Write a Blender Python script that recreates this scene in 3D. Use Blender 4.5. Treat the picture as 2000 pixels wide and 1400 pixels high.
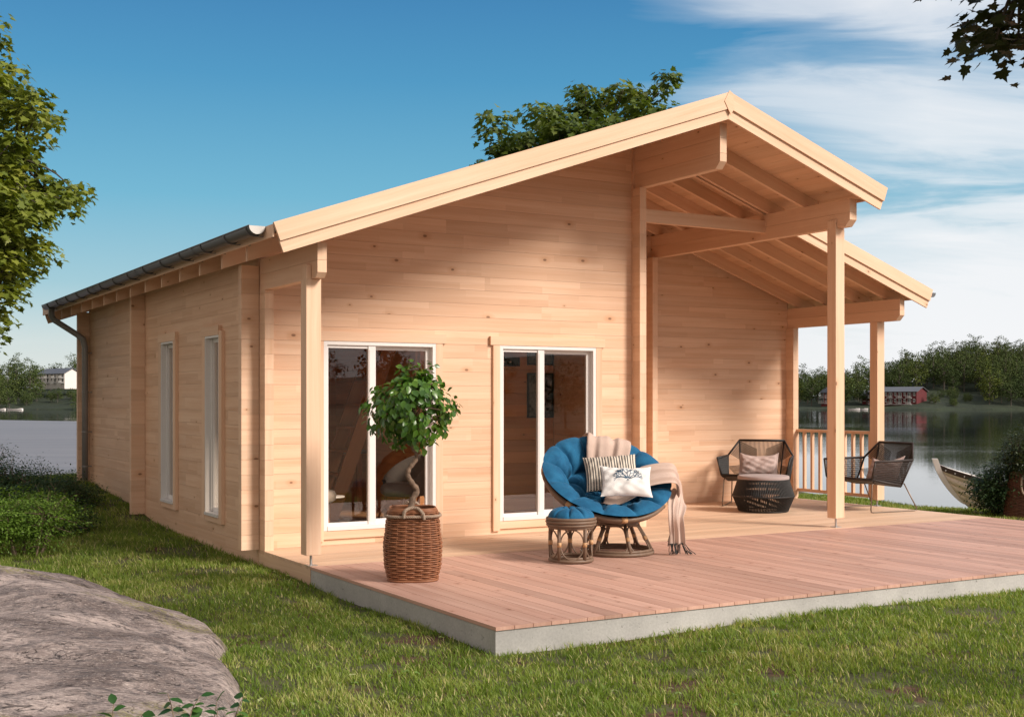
import bpy, math, random
import numpy as np
from mathutils import Vector, Matrix
R = math.radians
D_ = bpy.data
for o in list(D_.objects): D_.objects.remove(o)
SC = bpy.context.scene
COL = SC.collection
RND = random.Random(7)
NP = np.random.default_rng(11)

# ------------------------------------------------------------------ camera
YAW = 0.5265; EYE = 1.45; FPX = 2397.66
CAMLOC = Vector((-3.8476, -10.1078, EYE))
cam = D_.cameras.new('camera'); cam.sensor_width = 36; cam.lens = 36*FPX/2000; cam.shift_y = 0.04
cam.clip_start = 0.05; cam.clip_end = 3000
camo = D_.objects.new('camera', cam); COL.objects.link(camo)
camo.location = CAMLOC; camo.rotation_euler = (R(90), 0, -YAW); SC.camera = camo
FW = Vector((math.sin(YAW), math.cos(YAW), 0)); RT = Vector((math.cos(YAW), -math.sin(YAW), 0)); UP = Vector((0, 0, 1))
def at(u, d, z):            # point at image column u, depth d, height z
    p = CAMLOC + FW*d + RT*((u-1000)/FPX*d); return Vector((p.x, p.y, z))
def atv(u, v, d):           # point seen at column u, row v, depth d
    return at(u, d, EYE - (v-780)/FPX*d)

# ------------------------------------------------------------------ sun, sky, exposure
SUN_EL, SUN_AZ = 33, 30
sd = Vector((math.sin(R(SUN_AZ))*math.cos(R(SUN_EL)), -math.cos(R(SUN_AZ))*math.cos(R(SUN_EL)), math.sin(R(SUN_EL))))
sl = D_.lights.new('sun', 'SUN'); sl.energy = 3.7; sl.angle = R(17); sl.color = (1, .90, .80)
so = D_.objects.new('sun', sl); COL.objects.link(so); so.rotation_euler = sd.to_track_quat('Z', 'Y').to_euler()
SC.view_settings.view_transform = 'Standard'; SC.view_settings.look = 'None'; SC.view_settings.gamma = 1
SC.view_settings.exposure = 0.33
SC.cycles.max_bounces = 10; SC.cycles.transparent_max_bounces = 16

class NT:
    """small node helper"""
    def __init__(s, tree): s.t = tree; s.n = tree.nodes; s.l = tree.links; s.n.clear()
    def add(s, typ, ins=None, **kw):
        nd = s.n.new(typ)
        for k, v in kw.items(): setattr(nd, k, v)
        if ins:
            for k, v in ins.items():
                sk = nd.inputs[k]
                if isinstance(v, bpy.types.NodeSocket): s.l.new(v, sk)
                else: sk.default_value = v
        return nd
    def math(s, op, a, b=None, c=None, clamp=False):
        ins = {0: a}
        if b is not None: ins[1] = b
        if c is not None: ins[2] = c
        return s.add('ShaderNodeMath', ins, operation=op, use_clamp=clamp).outputs[0]
    def vm(s, op, a, b=None):
        ins = {0: a}
        if b is not None: ins[1] = b
        nd = s.add('ShaderNodeVectorMath', ins, operation=op)
        return nd.outputs['Value'] if op in ('DOT_PRODUCT', 'LENGTH', 'DISTANCE') else nd.outputs[0]
    def mix(s, f, a, b, blend='MIX'):
        nd = s.n.new('ShaderNodeMix'); nd.data_type = 'RGBA'; nd.blend_type = blend
        for i, v in ((0, f), (6, a), (7, b)):
            sk = nd.inputs[i]
            if isinstance(v, bpy.types.NodeSocket): s.l.new(v, sk)
            else: sk.default_value = v if i == 0 else (*v, 1)[:4]
        return nd.outputs[2]
    def ramp(s, f, stops, interp='LINEAR'):
        nd = s.add('ShaderNodeValToRGB', {0: f}); cr = nd.color_ramp; cr.interpolation = interp
        while len(cr.elements) > 1: cr.elements.remove(cr.elements[-1])
        for i, (p, c) in enumerate(stops):
            e = cr.elements[0] if i == 0 else cr.elements.new(p)
            e.position = p; e.color = (c, c, c, 1) if isinstance(c, (int, float)) else (*c, 1)
        return nd.outputs[0]
    def noise(s, vec, scale, detail=4, rough=.55, dist=0):
        nd = s.add('ShaderNodeTexNoise', {'Scale': scale, 'Detail': detail, 'Roughness': rough, 'Distortion': dist})
        if vec is not None: s.l.new(vec, nd.inputs['Vector'])
        return nd.outputs[0]
    def mapping(s, vec, scale=(1, 1, 1), loc=(0, 0, 0), rot=(0, 0, 0)):
        return s.add('ShaderNodeMapping', {'Vector': vec, 'Scale': scale, 'Location': loc, 'Rotation': rot}).outputs[0]
    def xyz(s, x, y, z=0.0):
        return s.add('ShaderNodeCombineXYZ', {0: x, 1: y, 2: z}).outputs[0]
    def sep(s, v):
        o = s.add('ShaderNodeSeparateXYZ', {0: v}).outputs; return o[0], o[1], o[2]
    def bump(s, h, strength=.3, dist=.01):
        return s.add('ShaderNodeBump', {'Height': h, 'Strength': strength, 'Distance': dist}).outputs[0]
    def principled(s, **ins):
        nd = s.n.new('ShaderNodeBsdfPrincipled')
        for k, v in ins.items():
            k = k.replace('_', ' '); sk = nd.inputs[k]
            if isinstance(v, bpy.types.NodeSocket): s.l.new(v, sk)
            elif k == 'Base Color' or k == 'Emission Color' or k == 'Sheen Tint': sk.default_value = (*v, 1)[:4]
            else: sk.default_value = v
        out = s.n.new('ShaderNodeOutputMaterial'); s.l.new(nd.outputs[0], out.inputs[0]); return nd

w = D_.worlds.new('World'); SC.world = w; w.use_nodes = True
n = NT(w.node_tree)
sky = n.add('ShaderNodeTexSky'); sky.sky_type = 'NISHITA'; sky.sun_disc = False
sky.sun_elevation = R(SUN_EL); sky.sun_rotation = R(180-SUN_AZ); sky.ozone_density = 2.2; sky.dust_density = .6; sky.air_density = 1.0
dirv = n.add('ShaderNodeTexCoord').outputs['Generated']
dx, dy, dz = n.sep(dirv)
grad = n.ramp(dz, [(0.0, (.62, .63, .62)), (.045, (.50, .57, .58)), (.09, (.27, .46, .53)), (.16, (.12, .37, .51)), (.25, (.050, .25, .44)), (.34, (.024, .155, .355)), (.7, (.02, .10, .28))])
lit = n.add('ShaderNodeVectorMath', {0: sky.outputs[0]}, operation='SCALE'); lit.inputs[3].default_value = .10
# warm hazy fill light added to the sky on the sides out of view
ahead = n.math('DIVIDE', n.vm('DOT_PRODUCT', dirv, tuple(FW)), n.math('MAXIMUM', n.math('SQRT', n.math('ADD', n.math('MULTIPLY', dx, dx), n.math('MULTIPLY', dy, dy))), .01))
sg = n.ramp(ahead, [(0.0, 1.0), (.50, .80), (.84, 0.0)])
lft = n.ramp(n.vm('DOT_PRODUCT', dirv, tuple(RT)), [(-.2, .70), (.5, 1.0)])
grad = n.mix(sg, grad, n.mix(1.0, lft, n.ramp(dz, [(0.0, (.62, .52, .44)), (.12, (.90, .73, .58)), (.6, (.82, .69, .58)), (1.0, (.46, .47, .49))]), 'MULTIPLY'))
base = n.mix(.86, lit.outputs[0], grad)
# thin cloud veils: stretched noise over the sky dome, thick towards one side
k = n.math('DIVIDE', 1.0, n.math('ADD', n.math('MAXIMUM', dz, 0.0), .16))
px = n.math('MULTIPLY', n.vm('DOT_PRODUCT', dirv, tuple(RT)), k); py = n.math('MULTIPLY', n.vm('DOT_PRODUCT', dirv, tuple(FW)), k)
pv = n.mapping(n.xyz(px, py), scale=(.55, 1.25, 1), rot=(0, 0, R(16)))
warp = n.noise(pv, .9, 3, .5)
nz = n.noise(n.vm('ADD', pv, n.xyz(n.math('MULTIPLY', warp, 1.2), warp)), 1.35, 8, .58)
side = n.math('DIVIDE', n.vm('DOT_PRODUCT', dirv, tuple(RT)), n.math('MAXIMUM', n.math('ABSOLUTE', n.vm('DOT_PRODUCT', dirv, tuple(FW))), .05))
sm = n.ramp(side, [(0.0, 0.0), (.02, .25), (.10, .52), (.20, .80), (.34, 1.0)])
lowc = n.ramp(dz, [(0.0, .35), (.05, .30), (.12, 0.0)])
thr = n.math('ADD', n.math('MULTIPLY', sm, .50), lowc)
cl = n.ramp(n.math('ADD', nz, n.math('SUBTRACT', thr, .43)), [(.36, 0.0), (.46, .25), (.56, .75), (.70, 1.0)])
cl = n.math('MULTIPLY', cl, n.math('ADD', n.math('MULTIPLY', sm, .80), .20))
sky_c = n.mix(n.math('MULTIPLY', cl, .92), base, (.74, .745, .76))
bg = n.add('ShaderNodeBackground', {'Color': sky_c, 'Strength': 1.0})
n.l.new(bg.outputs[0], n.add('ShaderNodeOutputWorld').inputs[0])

# ------------------------------------------------------------------ objects, tags
def tag(o, label=None, cat=None, group=None, kind=None):
    if label: o['label'] = label
    if cat: o['category'] = cat
    if group: o['group'] = group
    if kind: o['kind'] = kind
    return o
def empty(name, loc, label, cat, group=None, rz=0):
    o = D_.objects.new(name, None); COL.objects.link(o); o.location = loc; o.rotation_euler = (0, 0, rz); o.empty_display_size = .2
    return tag(o, label, cat, group)
def link(name, me, mats, parent=None, keep=True):
    for m in (mats if isinstance(mats, (list, tuple)) else [mats]): me.materials.append(m)
    o = D_.objects.new(name, me); COL.objects.link(o)
    if parent is not None:
        o.parent = parent
        if keep:                       # mesh was made in world coordinates
            o.matrix_parent_inverse = (Matrix.Translation(parent.location) @ parent.rotation_euler.to_matrix().to_4x4()).inverted()
            o.matrix_parent_inverse = parent_world(parent).inverted()
    return o
def parent_world(p):
    m = Matrix.Translation(p.location) @ p.rotation_euler.to_matrix().to_4x4() @ Matrix.Diagonal((*p.scale, 1))
    if p.parent: m = parent_world(p.parent) @ p.matrix_parent_inverse @ m
    return m
def copy_tree(o, parent=None, seen=None):
    c = o.copy(); COL.objects.link(c)
    if parent is not None: c.parent = parent
    for ch in CH.get(o.name, [ch for ch in D_.objects if ch.parent == o]): copy_tree(ch, c)
    return c
CH = {}

class MB:
    """collects faces with a length direction (for the grain) and a random tone"""
    def __init__(s): s.v = []; s.f = []; s.uv = []; s.r = []; s.m = []
    def face(s, pts, L=None, off=0., r=.5, m=0):
        b = len(s.v); s.v += [tuple(p) for p in pts]; s.f.append(tuple(range(b, b+len(pts)))); s.r.append(r); s.m.append(m)
        p = [Vector(q) for q in pts]; nrm = Vector((0, 0, 0))
        for i in range(1, len(p)-1): nrm += (p[i]-p[0]).cross(p[i+1]-p[0])
        if nrm.length: nrm.normalize()
        L = Vector(L) if L is not None else Vector((1, 0, 0))
        L = L.normalized()
        if abs(L.dot(nrm)) > .9:
            L = Vector((0, 0, 1)) if abs(nrm.z) < .7 else Vector((1, 0, 0))
            W = nrm.cross(L)
            for q in p: s.uv.append((q.dot(L)*.12+off, q.dot(W)))
        else:
            W = nrm.cross(L)
            for q in p: s.uv.append((q.dot(L)+off, q.dot(W)))
    def hexa(s, P, L=None, off=None, r=None, m=0):
        """P: 8 points, bottom 0-3 counter-clockwise seen from above, top 4-7"""
        if off is None: off = RND.random()*50
        if r is None: r = RND.random()
        for q in ((3, 2, 1, 0), (4, 5, 6, 7), (0, 1, 5, 4), (1, 2, 6, 5), (2, 3, 7, 6), (3, 0, 4, 7)):
            s.face([P[i] for i in q], L, off, r, m)
    def box(s, x0, x1, y0, y1, z0, z1, L=None, off=None, r=None, m=0):
        if L is None:
            d = (x1-x0, y1-y0, z1-z0); L = [(1, 0, 0), (0, 1, 0), (0, 0, 1)][d.index(max(d))]
        s.hexa([(x0, y0, z0), (x1, y0, z0), (x1, y1, z0), (x0, y1, z0), (x0, y0, z1), (x1, y0, z1), (x1, y1, z1), (x0, y1, z1)], L, off, r, m)
    def prism(s, poly, ext, L=None, off=None, r=None, m=0):
        """poly: planar 3-D polygon, extruded by vector ext"""
        if off is None: off = RND.random()*50
        if r is None: r = RND.random()
        e = Vector(ext); P = [Vector(p) for p in poly]; nrm = Vector((0, 0, 0))
        for i in range(1, len(P)-1): nrm += (P[i]-P[0]).cross(P[i+1]-P[0])
        if nrm.dot(e) > 0: P = P[::-1]
        s.face(P, L, off, r, m); s.face([p+e for p in P[::-1]], L, off, r, m)
        for i in range(len(P)):
            a, b = P[i], P[(i+1) % len(P)]; s.face([b, a, a+e, b+e], L, off, r, m)
    def tube(s, path, rad, nn=8, closed=False, m=0, r=None, cap=True):
        P = [Vector(p) for p in path]; k = len(P); off = RND.random()*50
        if r is None: r = RND.random()
        if not hasattr(rad, '__len__'): rad = [rad]*k
        T = []
        for i in range(k):
            a = P[i-1] if (i or closed) else P[0]; b = P[(i+1) % k] if (i < k-1 or closed) else P[-1]
            t = b-a; T.append(t.normalized() if t.length > 1e-9 else Vector((0, 0, 1)))
        ref = Vector((0, 0, 1)) if abs(T[0].z) < .9 else Vector((1, 0, 0))
        U = (ref - T[0]*ref.dot(T[0])).normalized(); rings = []
        base = len(s.v); ln = 0; lens = []
        for i in range(k):
            U = U - T[i]*U.dot(T[i])
            U = U.normalized() if U.length > 1e-6 else T[i].orthogonal().normalized()
            V = T[i].cross(U)
            if i: ln += (P[i]-P[i-1]).length
            lens.append(ln)
            for j in range(nn):
                a = 2*math.pi*j/nn; s.v.append(tuple(P[i]+(U*math.cos(a)+V*math.sin(a))*rad[i]))
        kk = k if closed else k-1
        for i in range(kk):
            for j in range(nn):
                a, b = base+i*nn, base+((i+1) % k)*nn; j2 = (j+1) % nn
                s.f.append((a+j, a+j2, b+j2, b+j)); s.r.append(r); s.m.append(m)
                l0, l1 = lens[i], (lens[i+1] if i+1 < k else ln+.05)
                c0, c1 = j/nn*6.28*rad[i], (j+1)/nn*6.28*rad[i]
                s.uv += [(l0+off, c0), (l0+off, c1), (l1+off, c1), (l1+off, c0)]
        if cap and not closed:
            for i, rev in ((0, True), (k-1, False)):
                ids = [base+i*nn+j for j in range(nn)]
                if rev: ids = ids[::-1]
                s.f.append(tuple(ids)); s.r.append(r); s.m.append(m); s.uv += [(off+.01*q, 0) for q in range(nn)]
    def ring(s, c, ax, rad, tr, n1=48, nn=8, m=0, r=None):
        ax = Vector(ax).normalized(); u = ax.orthogonal().normalized(); v = ax.cross(u); c = Vector(c)
        s.tube([c+(u*math.cos(2*math.pi*i/n1)+v*math.sin(2*math.pi*i/n1))*rad for i in range(n1)], tr, nn, True, m, r)
    def grid(s, G, closed_u=False, closed_v=False, m=0, r=.5, su=1., sv=1.):
        a, b = len(G), len(G[0]); base = len(s.v)
        for row in G: s.v += [tuple(p) for p in row]
        for i in range(a if closed_u else a-1):
            for j in range(b if closed_v else b-1):
                i2, j2 = (i+1) % a, (j+1) % b
                s.f.append((base+i*b+j, base+i2*b+j, base+i2*b+j2, base+i*b+j2)); s.r.append(r); s.m.append(m)
                u0, u1, v0, v1 = i/a*su, (i+1)/a*su, j/b*sv, (j+1)/b*sv
                s.uv += [(u0, v0), (u1, v0), (u1, v1), (u0, v1)]
    def lathe(s, c, prof, nn=48, m=0, r=.5, ax=(0, 0, 1)):
        c = Vector(c); ax = Vector(ax).normalized(); u = ax.orthogonal().normalized(); v = ax.cross(u)
        s.grid([[c+ax*h+(u*math.cos(2*math.pi*j/nn)+v*math.sin(2*math.pi*j/nn))*rr for j in range(nn)] for rr, h in prof], closed_v=True, m=m, r=r)
    def build(s, name, mats, parent=None, smooth=False, bevel=0, keep=True, weld=False):
        me = D_.meshes.new(name); me.from_pydata(s.v, [], s.f)
        uv = me.uv_layers.new(name='UVMap'); uv.data.foreach_set('uv', np.array(s.uv, 'f').ravel())
        at_ = me.attributes.new('rnd', 'FLOAT', 'FACE'); at_.data.foreach_set('value', np.array(s.r, 'f'))
        me.polygons.foreach_set('material_index', np.array(s.m, 'i'))
        if smooth: me.polygons.foreach_set('use_smooth', np.ones(len(s.f), bool))
        me.update(); o = link(name, me, mats, parent, keep)
        if weld or bevel:
            md = o.modifiers.new('weld', 'WELD'); md.merge_threshold = .0004
        if bevel:
            md = o.modifiers.new('bevel', 'BEVEL'); md.width = bevel; md.segments = 2; md.limit_method = 'ANGLE'; md.angle_limit = R(50)
        return o

def npmesh(name, V, F, mats, parent=None, attrs=None, smooth=False, midx=None, keep=True):
    """V (n,3), F (m,k) with constant k"""
    me = D_.meshes.new(name); V = np.asarray(V, 'f'); F = np.asarray(F, 'i')
    me.vertices.add(len(V)); me.vertices.foreach_set('co', V.ravel())
    me.loops.add(F.size); me.loops.foreach_set('vertex_index', F.ravel())
    me.polygons.add(len(F)); me.polygons.foreach_set('loop_start', np.arange(0, F.size, F.shape[1], dtype='i'))
    if midx is not None: me.polygons.foreach_set('material_index', np.asarray(midx, 'i'))
    for k, (dom, arr) in (attrs or {}).items():
        a = me.attributes.new(k, 'FLOAT', dom); a.data.foreach_set('value', np.asarray(arr, 'f'))
    if smooth: me.polygons.foreach_set('use_smooth', np.ones(len(F), bool))
    me.update(calc_edges=True); return link(name, me, mats, parent, keep)

# ------------------------------------------------------------------ materials
def mat(name):
    m = D_.materials.new(name); m.use_nodes = True; return m, NT(m.node_tree)
def wood(name, light, dark, knots=.5, lam=True, rough=.62, tone=.22, pore=.35, kscale=1.0, lamh=.0725):
    m, n = mat(name); rn = n.add('ShaderNodeAttribute', attribute_name='rnd').outputs['Fac']
    u, v, _ = n.sep(n.add('ShaderNodeUVMap', uv_map='UVMap').outputs[0])
    uo = n.math('ADD', u, n.math('MULTIPLY', rn, 31.)); vo = n.math('ADD', v, n.math('MULTIPLY', rn, 7.))
    P = n.xyz(uo, vo)
    wv = n.noise(n.mapping(P, (1.1, 3, 1)), 1.0, 3, .5)
    P2 = n.xyz(uo, n.math('ADD', vo, n.math('MULTIPLY', wv, .06)))
    # knots
    vr = n.add('ShaderNodeTexVoronoi', {'Vector': n.mapping(P, (1.9*kscale, 3.3*kscale, 1)), 'Scale': 1.0}); vr.voronoi_dimensions = '2D'
    kd = vr.outputs['Distance']; ks = n.sep(vr.outputs['Color'])
    keep = n.math('LESS_THAN', ks[0], knots)
    size = n.math('ADD', .013, n.math('MULTIPLY', ks[1], .030))
    kn = n.math('MULTIPLY', n.add('ShaderNodeMapRange', {0: n.math('DIVIDE', kd, size), 1: .75, 2: 1.25, 3: 1.0, 4: 0.0}).outputs[0], keep)
    halo = n.math('MULTIPLY', n.add('ShaderNodeMapRange', {0: n.math('DIVIDE', kd, size), 1: 1.0, 2: 4.5, 3: .45, 4: 0.0}).outputs[0], keep)
    grain = n.noise(n.mapping(P2, (1.6, 75, 1)), 1.0, 5, .62, .25)
    bands = n.noise(n.mapping(P2, (.55, 17, 1)), 1.0, 4, .6, .4)
    tones = n.noise(n.mapping(P, (.6, 2.6, 1)), 1.0, 2, .5)
    g = n.math('ADD', n.math('MULTIPLY', n.math('SUBTRACT', grain, .5), pore*1.6), n.math('MULTIPLY', n.math('SUBTRACT', bands, .5), 1.1))
    g = n.math('ADD', n.math('ADD', g, n.math('MULTIPLY', n.math('SUBTRACT', tones, .5), .8)), n.math('ADD', .42, halo), clamp=True)
    col = n.mix(g, light, dark)
    col = n.mix(1.0, col, n.ramp(rn, [(0, 1-tone), (.5, 1.0-tone*.25), (1, 1.0)]), 'MULTIPLY')
    if lam:
        br = n.add('ShaderNodeTexBrick', {'Vector': n.xyz(n.math('ADD', u, n.math('MULTIPLY', rn, 13.)), v), 'Color1': (.84, .79, .75, 1), 'Color2': (1.0, 1.0, 1.0, 1), 'Mortar': (.92, .89, .87, 1), 'Scale': 1.0, 'Mortar Size': .0012, 'Mortar Smooth': .3, 'Bias': .1, 'Brick Width': 1.15, 'Row Height': lamh})
        br.offset = .43; br.squash = 1.0
        col = n.mix(.8, col, br.outputs[0], 'MULTIPLY')
    col = n.mix(n.math('MULTIPLY', kn, .75), col, (.15, .07, .032))
    n.principled(Base_Color=col, Roughness=n.math('ADD', rough, n.math('MULTIPLY', n.math('SUBTRACT', grain, .5), .2)), Specular_IOR_Level=.35,
                 Normal=n.bump(n.math('SUBTRACT', g, n.math('MULTIPLY', kn, .5)), .35, .003))
    return m
def plain(name, col, rough=.5, metal=0., var=.12, scale=12, bump=0., spec=.5, sheen=0., det=5, stretch=(1, 1, 1)):
    m, n = mat(name); tc = n.mapping(n.add('ShaderNodeTexCoord').outputs['Object'], stretch)
    nz = n.noise(tc, scale, det, .6)
    c = n.mix(1.0, col, n.ramp(nz, [(.25, 1-var), (.75, 1+var*.4)]), 'MULTIPLY')
    kw = dict(Base_Color=c, Roughness=n.math('ADD', rough-.08, n.math('MULTIPLY', nz, .16)), Metallic=metal, Specular_IOR_Level=spec)
    if sheen: kw.update(Sheen_Weight=sheen, Sheen_Roughness=.4)
    if bump: kw['Normal'] = n.bump(n.noise(tc, scale*4, 4, .6), bump, .01)
    n.principled(**kw); return m
M = {}
M['wall'] = wood('pine_wall', (.84, .595, .425), (.655, .38, .225), .26, tone=.10)
M['pine'] = wood('planed_pine', (.84, .60, .43), (.665, .395, .24), .26, lam=False, tone=.13)
M['fascia'] = wood('pine_fascia', (.83, .595, .425), (.655, .395, .24), .24, lam=False, tone=.10)
M['soffit'] = wood('pine_soffit', (.78, .53, .35), (.60, .34, .19), .4, lam=False, tone=.12, kscale=1.5)
M['porch'] = wood('porch_board', (.78, .56, .40), (.58, .36, .22), .25, lam=False, tone=.15)
M['deck'] = wood('larch_deck', (.68, .425, .335), (.42, .215, .155), .6, lam=False, tone=.28, rough=.55, kscale=1.3)
M['frame'] = plain('white_frame', (.74, .71, .69), .35, var=.03)
M['gutter'] = plain('grey_gutter', (.13, .13, .135), .42, .2, var=.15, scale=3)
M['pipe'] = plain('grey_pipe', (.27, .255, .25), .45, .1, var=.15, scale=3)
M['capmetal'] = plain('pale_cap', (.55, .52, .49), .4, .3, var=.1)
M['steel'] = plain('galvanised_steel', (.5, .5, .5), .4, .9)
M['roofing'] = plain('roof_felt', (.07, .07, .075), .85, var=.2, scale=30, bump=.3)
M['interior'] = wood('interior_wood', (.86, .47, .23), (.70, .31, .13), .4, tone=.25)
M['floorwood'] = wood('interior_floor', (.60, .36, .20), (.42, .22, .11), .3, lam=False)
def concrete():
    m, n = mat('concrete'); tc = n.add('ShaderNodeTexCoord').outputs['Object']
    a = n.noise(tc, 2.2, 5, .6); b = n.noise(tc, 55, 4, .6); pits = n.noise(tc, 26, 2, .5)
    c = n.mix(n.ramp(a, [(.3, 0), (.7, 1)]), (.36, .35, .335), (.50, .485, .46))
    c = n.mix(1., c, n.ramp(b, [(.3, .86), (.7, 1.05)]), 'MULTIPLY')
    pit = n.ramp(pits, [(.27, 1.), (.33, 0.)])
    c = n.mix(n.math('MULTIPLY', pit, .6), c, (.14, .13, .12))
    n.principled(Base_Color=c, Roughness=.85, Normal=n.bump(n.math('SUBTRACT', n.math('MULTIPLY', b, .4), pit), .6, .004)); return m
M['concrete'] = concrete()
def glass():
    m, n = mat('window_glass')
    geo = n.add('ShaderNodeNewGeometry').outputs; cs = n.math('ABSOLUTE', n.vm('DOT_PRODUCT', geo['Incoming'], geo['Normal']))
    f2 = n.math('ADD', .038, n.math('MULTIPLY', n.math('POWER', n.math('SUBTRACT', 1.0, cs), 5.0), .96), clamp=True)
    tr = n.add('ShaderNodeBsdfTransparent', {'Color': (.97, .945, .91, 1)}); gl = n.add('ShaderNodeBsdfGlossy', {'Roughness': 0.0, 'Color': (1, 1, 1, 1)})
    mx = n.add('ShaderNodeMixShader', {0: f2, 1: tr.outputs[0], 2: gl.outputs[0]})
    n.l.new(mx.outputs[0], n.add('ShaderNodeOutputMaterial').inputs[0]); return m
M['glass'] = glass()
# ================================================================== ground and water
def sst(t): t = np.clip(t, 0, 1); return t*t*(3-2*t)
def land_z(x, y):
    x = np.asarray(x, float); y = np.asarray(y, float)
    z = -.165 + .36*sst((y-3.2)/6.3)*sst((1.5-x)/1.5)
    z = z + .018*np.sin(x*1.3+.6*y)+.014*np.sin(y*2.1-x*.7)*(np.hypot(x-4, y+1) > 0)
    xs = 10.85 + .22*np.clip(y-3.2, 0, 9) + .45*np.clip(1.0-y, 0, 500)
    d = np.minimum(xs-x, 11.3-y+.25*np.sin(x*.9))
    z = z - 2.7*sst(-d/2.6)
    return z
def terrain(name, xs, ys, fz, m):
    X, Y = np.meshgrid(xs, ys, indexing='ij'); Z = fz(X, Y)
    V = np.stack([X, Y, Z], -1).reshape(-1, 3); a, b = X.shape
    I = np.arange(a*b).reshape(a, b)
    F = np.stack([I[:-1, :-1], I[1:, :-1], I[1:, 1:], I[:-1, 1:]], -1).reshape(-1, 4)
    return npmesh(name, V, F, m, smooth=True)
def ground_mat():
    m, n = mat('lawn_soil'); tc = n.add('ShaderNodeTexCoord').outputs['Object']
    a = n.noise(tc, .9, 4, .6); b = n.noise(tc, 14, 5, .65); c = n.noise(tc, 2.6, 3, .5)
    g = n.mix(n.ramp(b, [(.3, 0), (.7, 1)]), (.045, .045, .016), (.085, .085, .03))
    g = n.mix(n.ramp(a, [(.4, 0), (.7, .5)]), g, (.12, .12, .045))
    soil = n.mix(n.ramp(b, [(.3, 0), (.7, 1)]), (.045, .022, .012), (.12, .06, .03))
    g = n.mix(n.ramp(c, [(.55, 0), (.62, 1)]), g, soil)
    n.principled(Base_Color=g, Roughness=.95, Normal=n.bump(b, .8, .03)); return m
M['ground'] = ground_mat()
xs = np.unique(np.concatenate([np.linspace(-260, -12, 40), np.arange(-12, 20, .2), np.linspace(20, 260, 40)]))
ys = np.unique(np.concatenate([np.linspace(-260, -8, 40), np.arange(-8, 16, .2)]))
g = terrain('ground', xs, ys, land_z, M['ground']); tag(g, kind='structure')

def water_mat(name, deep, rough, bstr, ripples, veil=0.0):
    m, n = mat(name); tc = n.add('ShaderNodeTexCoord').outputs['Object']
    rot = n.mapping(tc, rot=(0, 0, YAW))
    a = n.noise(n.mapping(rot, (.22, 1.3, 1)), 1.0, 4, .55)
    b = n.noise(n.mapping(rot, (1.2, 7, 1)), 1.0, 3, .55)
    big = n.noise(n.mapping(rot, (.010, .045, 1)), 1.0, 3, .5)
    h = n.math('ADD', n.math('MULTIPLY', a, .6), n.math('MULTIPLY', b, .16))
    h = n.math('MULTIPLY', h, n.math('ADD', .25, n.ramp(big, [(.42, 0.0), (.62, 1.0)])))
    n.principled(Base_Color=(deep if not veil else n.mix(n.ramp(n.noise(n.mapping(rot, (.05, .9, 1)), 1., 5, .65), [(.35, 0), (.7, 1)]), tuple(.72*q for q in deep), deep)), Roughness=rough, IOR=1.33, Normal=n.bump(h, bstr, ripples)); return m
M['water'] = water_mat('lake_water', (.010, .015, .018), .04, .30, .035)
M['ruffled'] = water_mat('ruffled_water', (.26, .225, .215), .42, .9, .07, 1.)  # sky reflection of rough water put into the grey base colour
wz = -1.6
mb = MB(); a = 900
mb.face([(-a, 7, wz), (a, 7, wz), (a, a, wz), (-a, a, wz)]); o = mb.build('water', M['water']); tag(o, kind='structure')
mb = MB(); mb.face([(10.5, -60, wz), (a, -500, wz), (a, 7, wz), (10.5, 7, wz)]); o = mb.build('lake_bay', M['water']); tag(o, kind='structure')
# wind-ruffled pale stretch of the lake on the left, a thin sheet of its own
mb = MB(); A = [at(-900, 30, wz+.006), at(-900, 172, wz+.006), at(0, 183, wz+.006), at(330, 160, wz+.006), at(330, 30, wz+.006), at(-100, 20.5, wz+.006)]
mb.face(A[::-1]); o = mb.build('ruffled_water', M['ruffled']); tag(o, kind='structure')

# ------------------------------------------------------------------ boulder
RK = [(-260, 1075, .16), (0, 1083, .13), (60, 1091, .11), (120, 1105, .09), (210, 1121, .06), (300, 1152, .03), (380, 1184, 0), (436, 1215, -.04), (462, 1248, -.08), (441, 1290, -.10), (480, 1318, -.10), (489, 1350, -.12), (482, 1390, -.13), (455, 1460, -.14), (430, 1560, -.14), (300, 1750, -.14)]
def onz(u, v, z):
    return atv(u, v, (EYE-z)/((v-780)/FPX))
RP = [onz(*p).to_2d() for p in RK]; RP = [(p.x, p.y) for p in RP] + [(-4.2, -9.2), (-9, -8), (-9.5, 5)]
RPa = np.array(RP)
def poly_sd(x, y, P):
    """signed distance, positive inside"""
    x = np.asarray(x, float); y = np.asarray(y, float); d = np.full(x.shape, 1e9); ins = np.zeros(x.shape, bool)
    for i in range(len(P)):
        ax, ay = P[i-1]; bx, by = P[i]; ex, ey = bx-ax, by-ay
        t = np.clip(((x-ax)*ex+(y-ay)*ey)/(ex*ex+ey*ey), 0, 1)
        d = np.minimum(d, np.hypot(x-ax-t*ex, y-ay-t*ey))
        c = ((ay > y) != (by > y)); xi = (bx-ax)*(y-ay)/((by-ay) if by != ay else 1e-9)+ax
        ins ^= c & (x < xi)
    return np.where(ins, d, -d)
def vnoise(x, y, s, seed=0):
    """cheap smooth value noise"""
    x = x*s; y = y*s; xi = np.floor(x).astype(int); yi = np.floor(y).astype(int); fx = x-xi; fy = y-yi
    fx = fx*fx*(3-2*fx); fy = fy*fy*(3-2*fy)
    def h(a, b): 
        q = np.sin(a*127.1+b*311.7+seed*74.7)*43758.5453; return q-np.floor(q)
    return (h(xi, yi)*(1-fx)+h(xi+1, yi)*fx)*(1-fy)+(h(xi, yi+1)*(1-fx)+h(xi+1, yi+1)*fx)*fy
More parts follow.
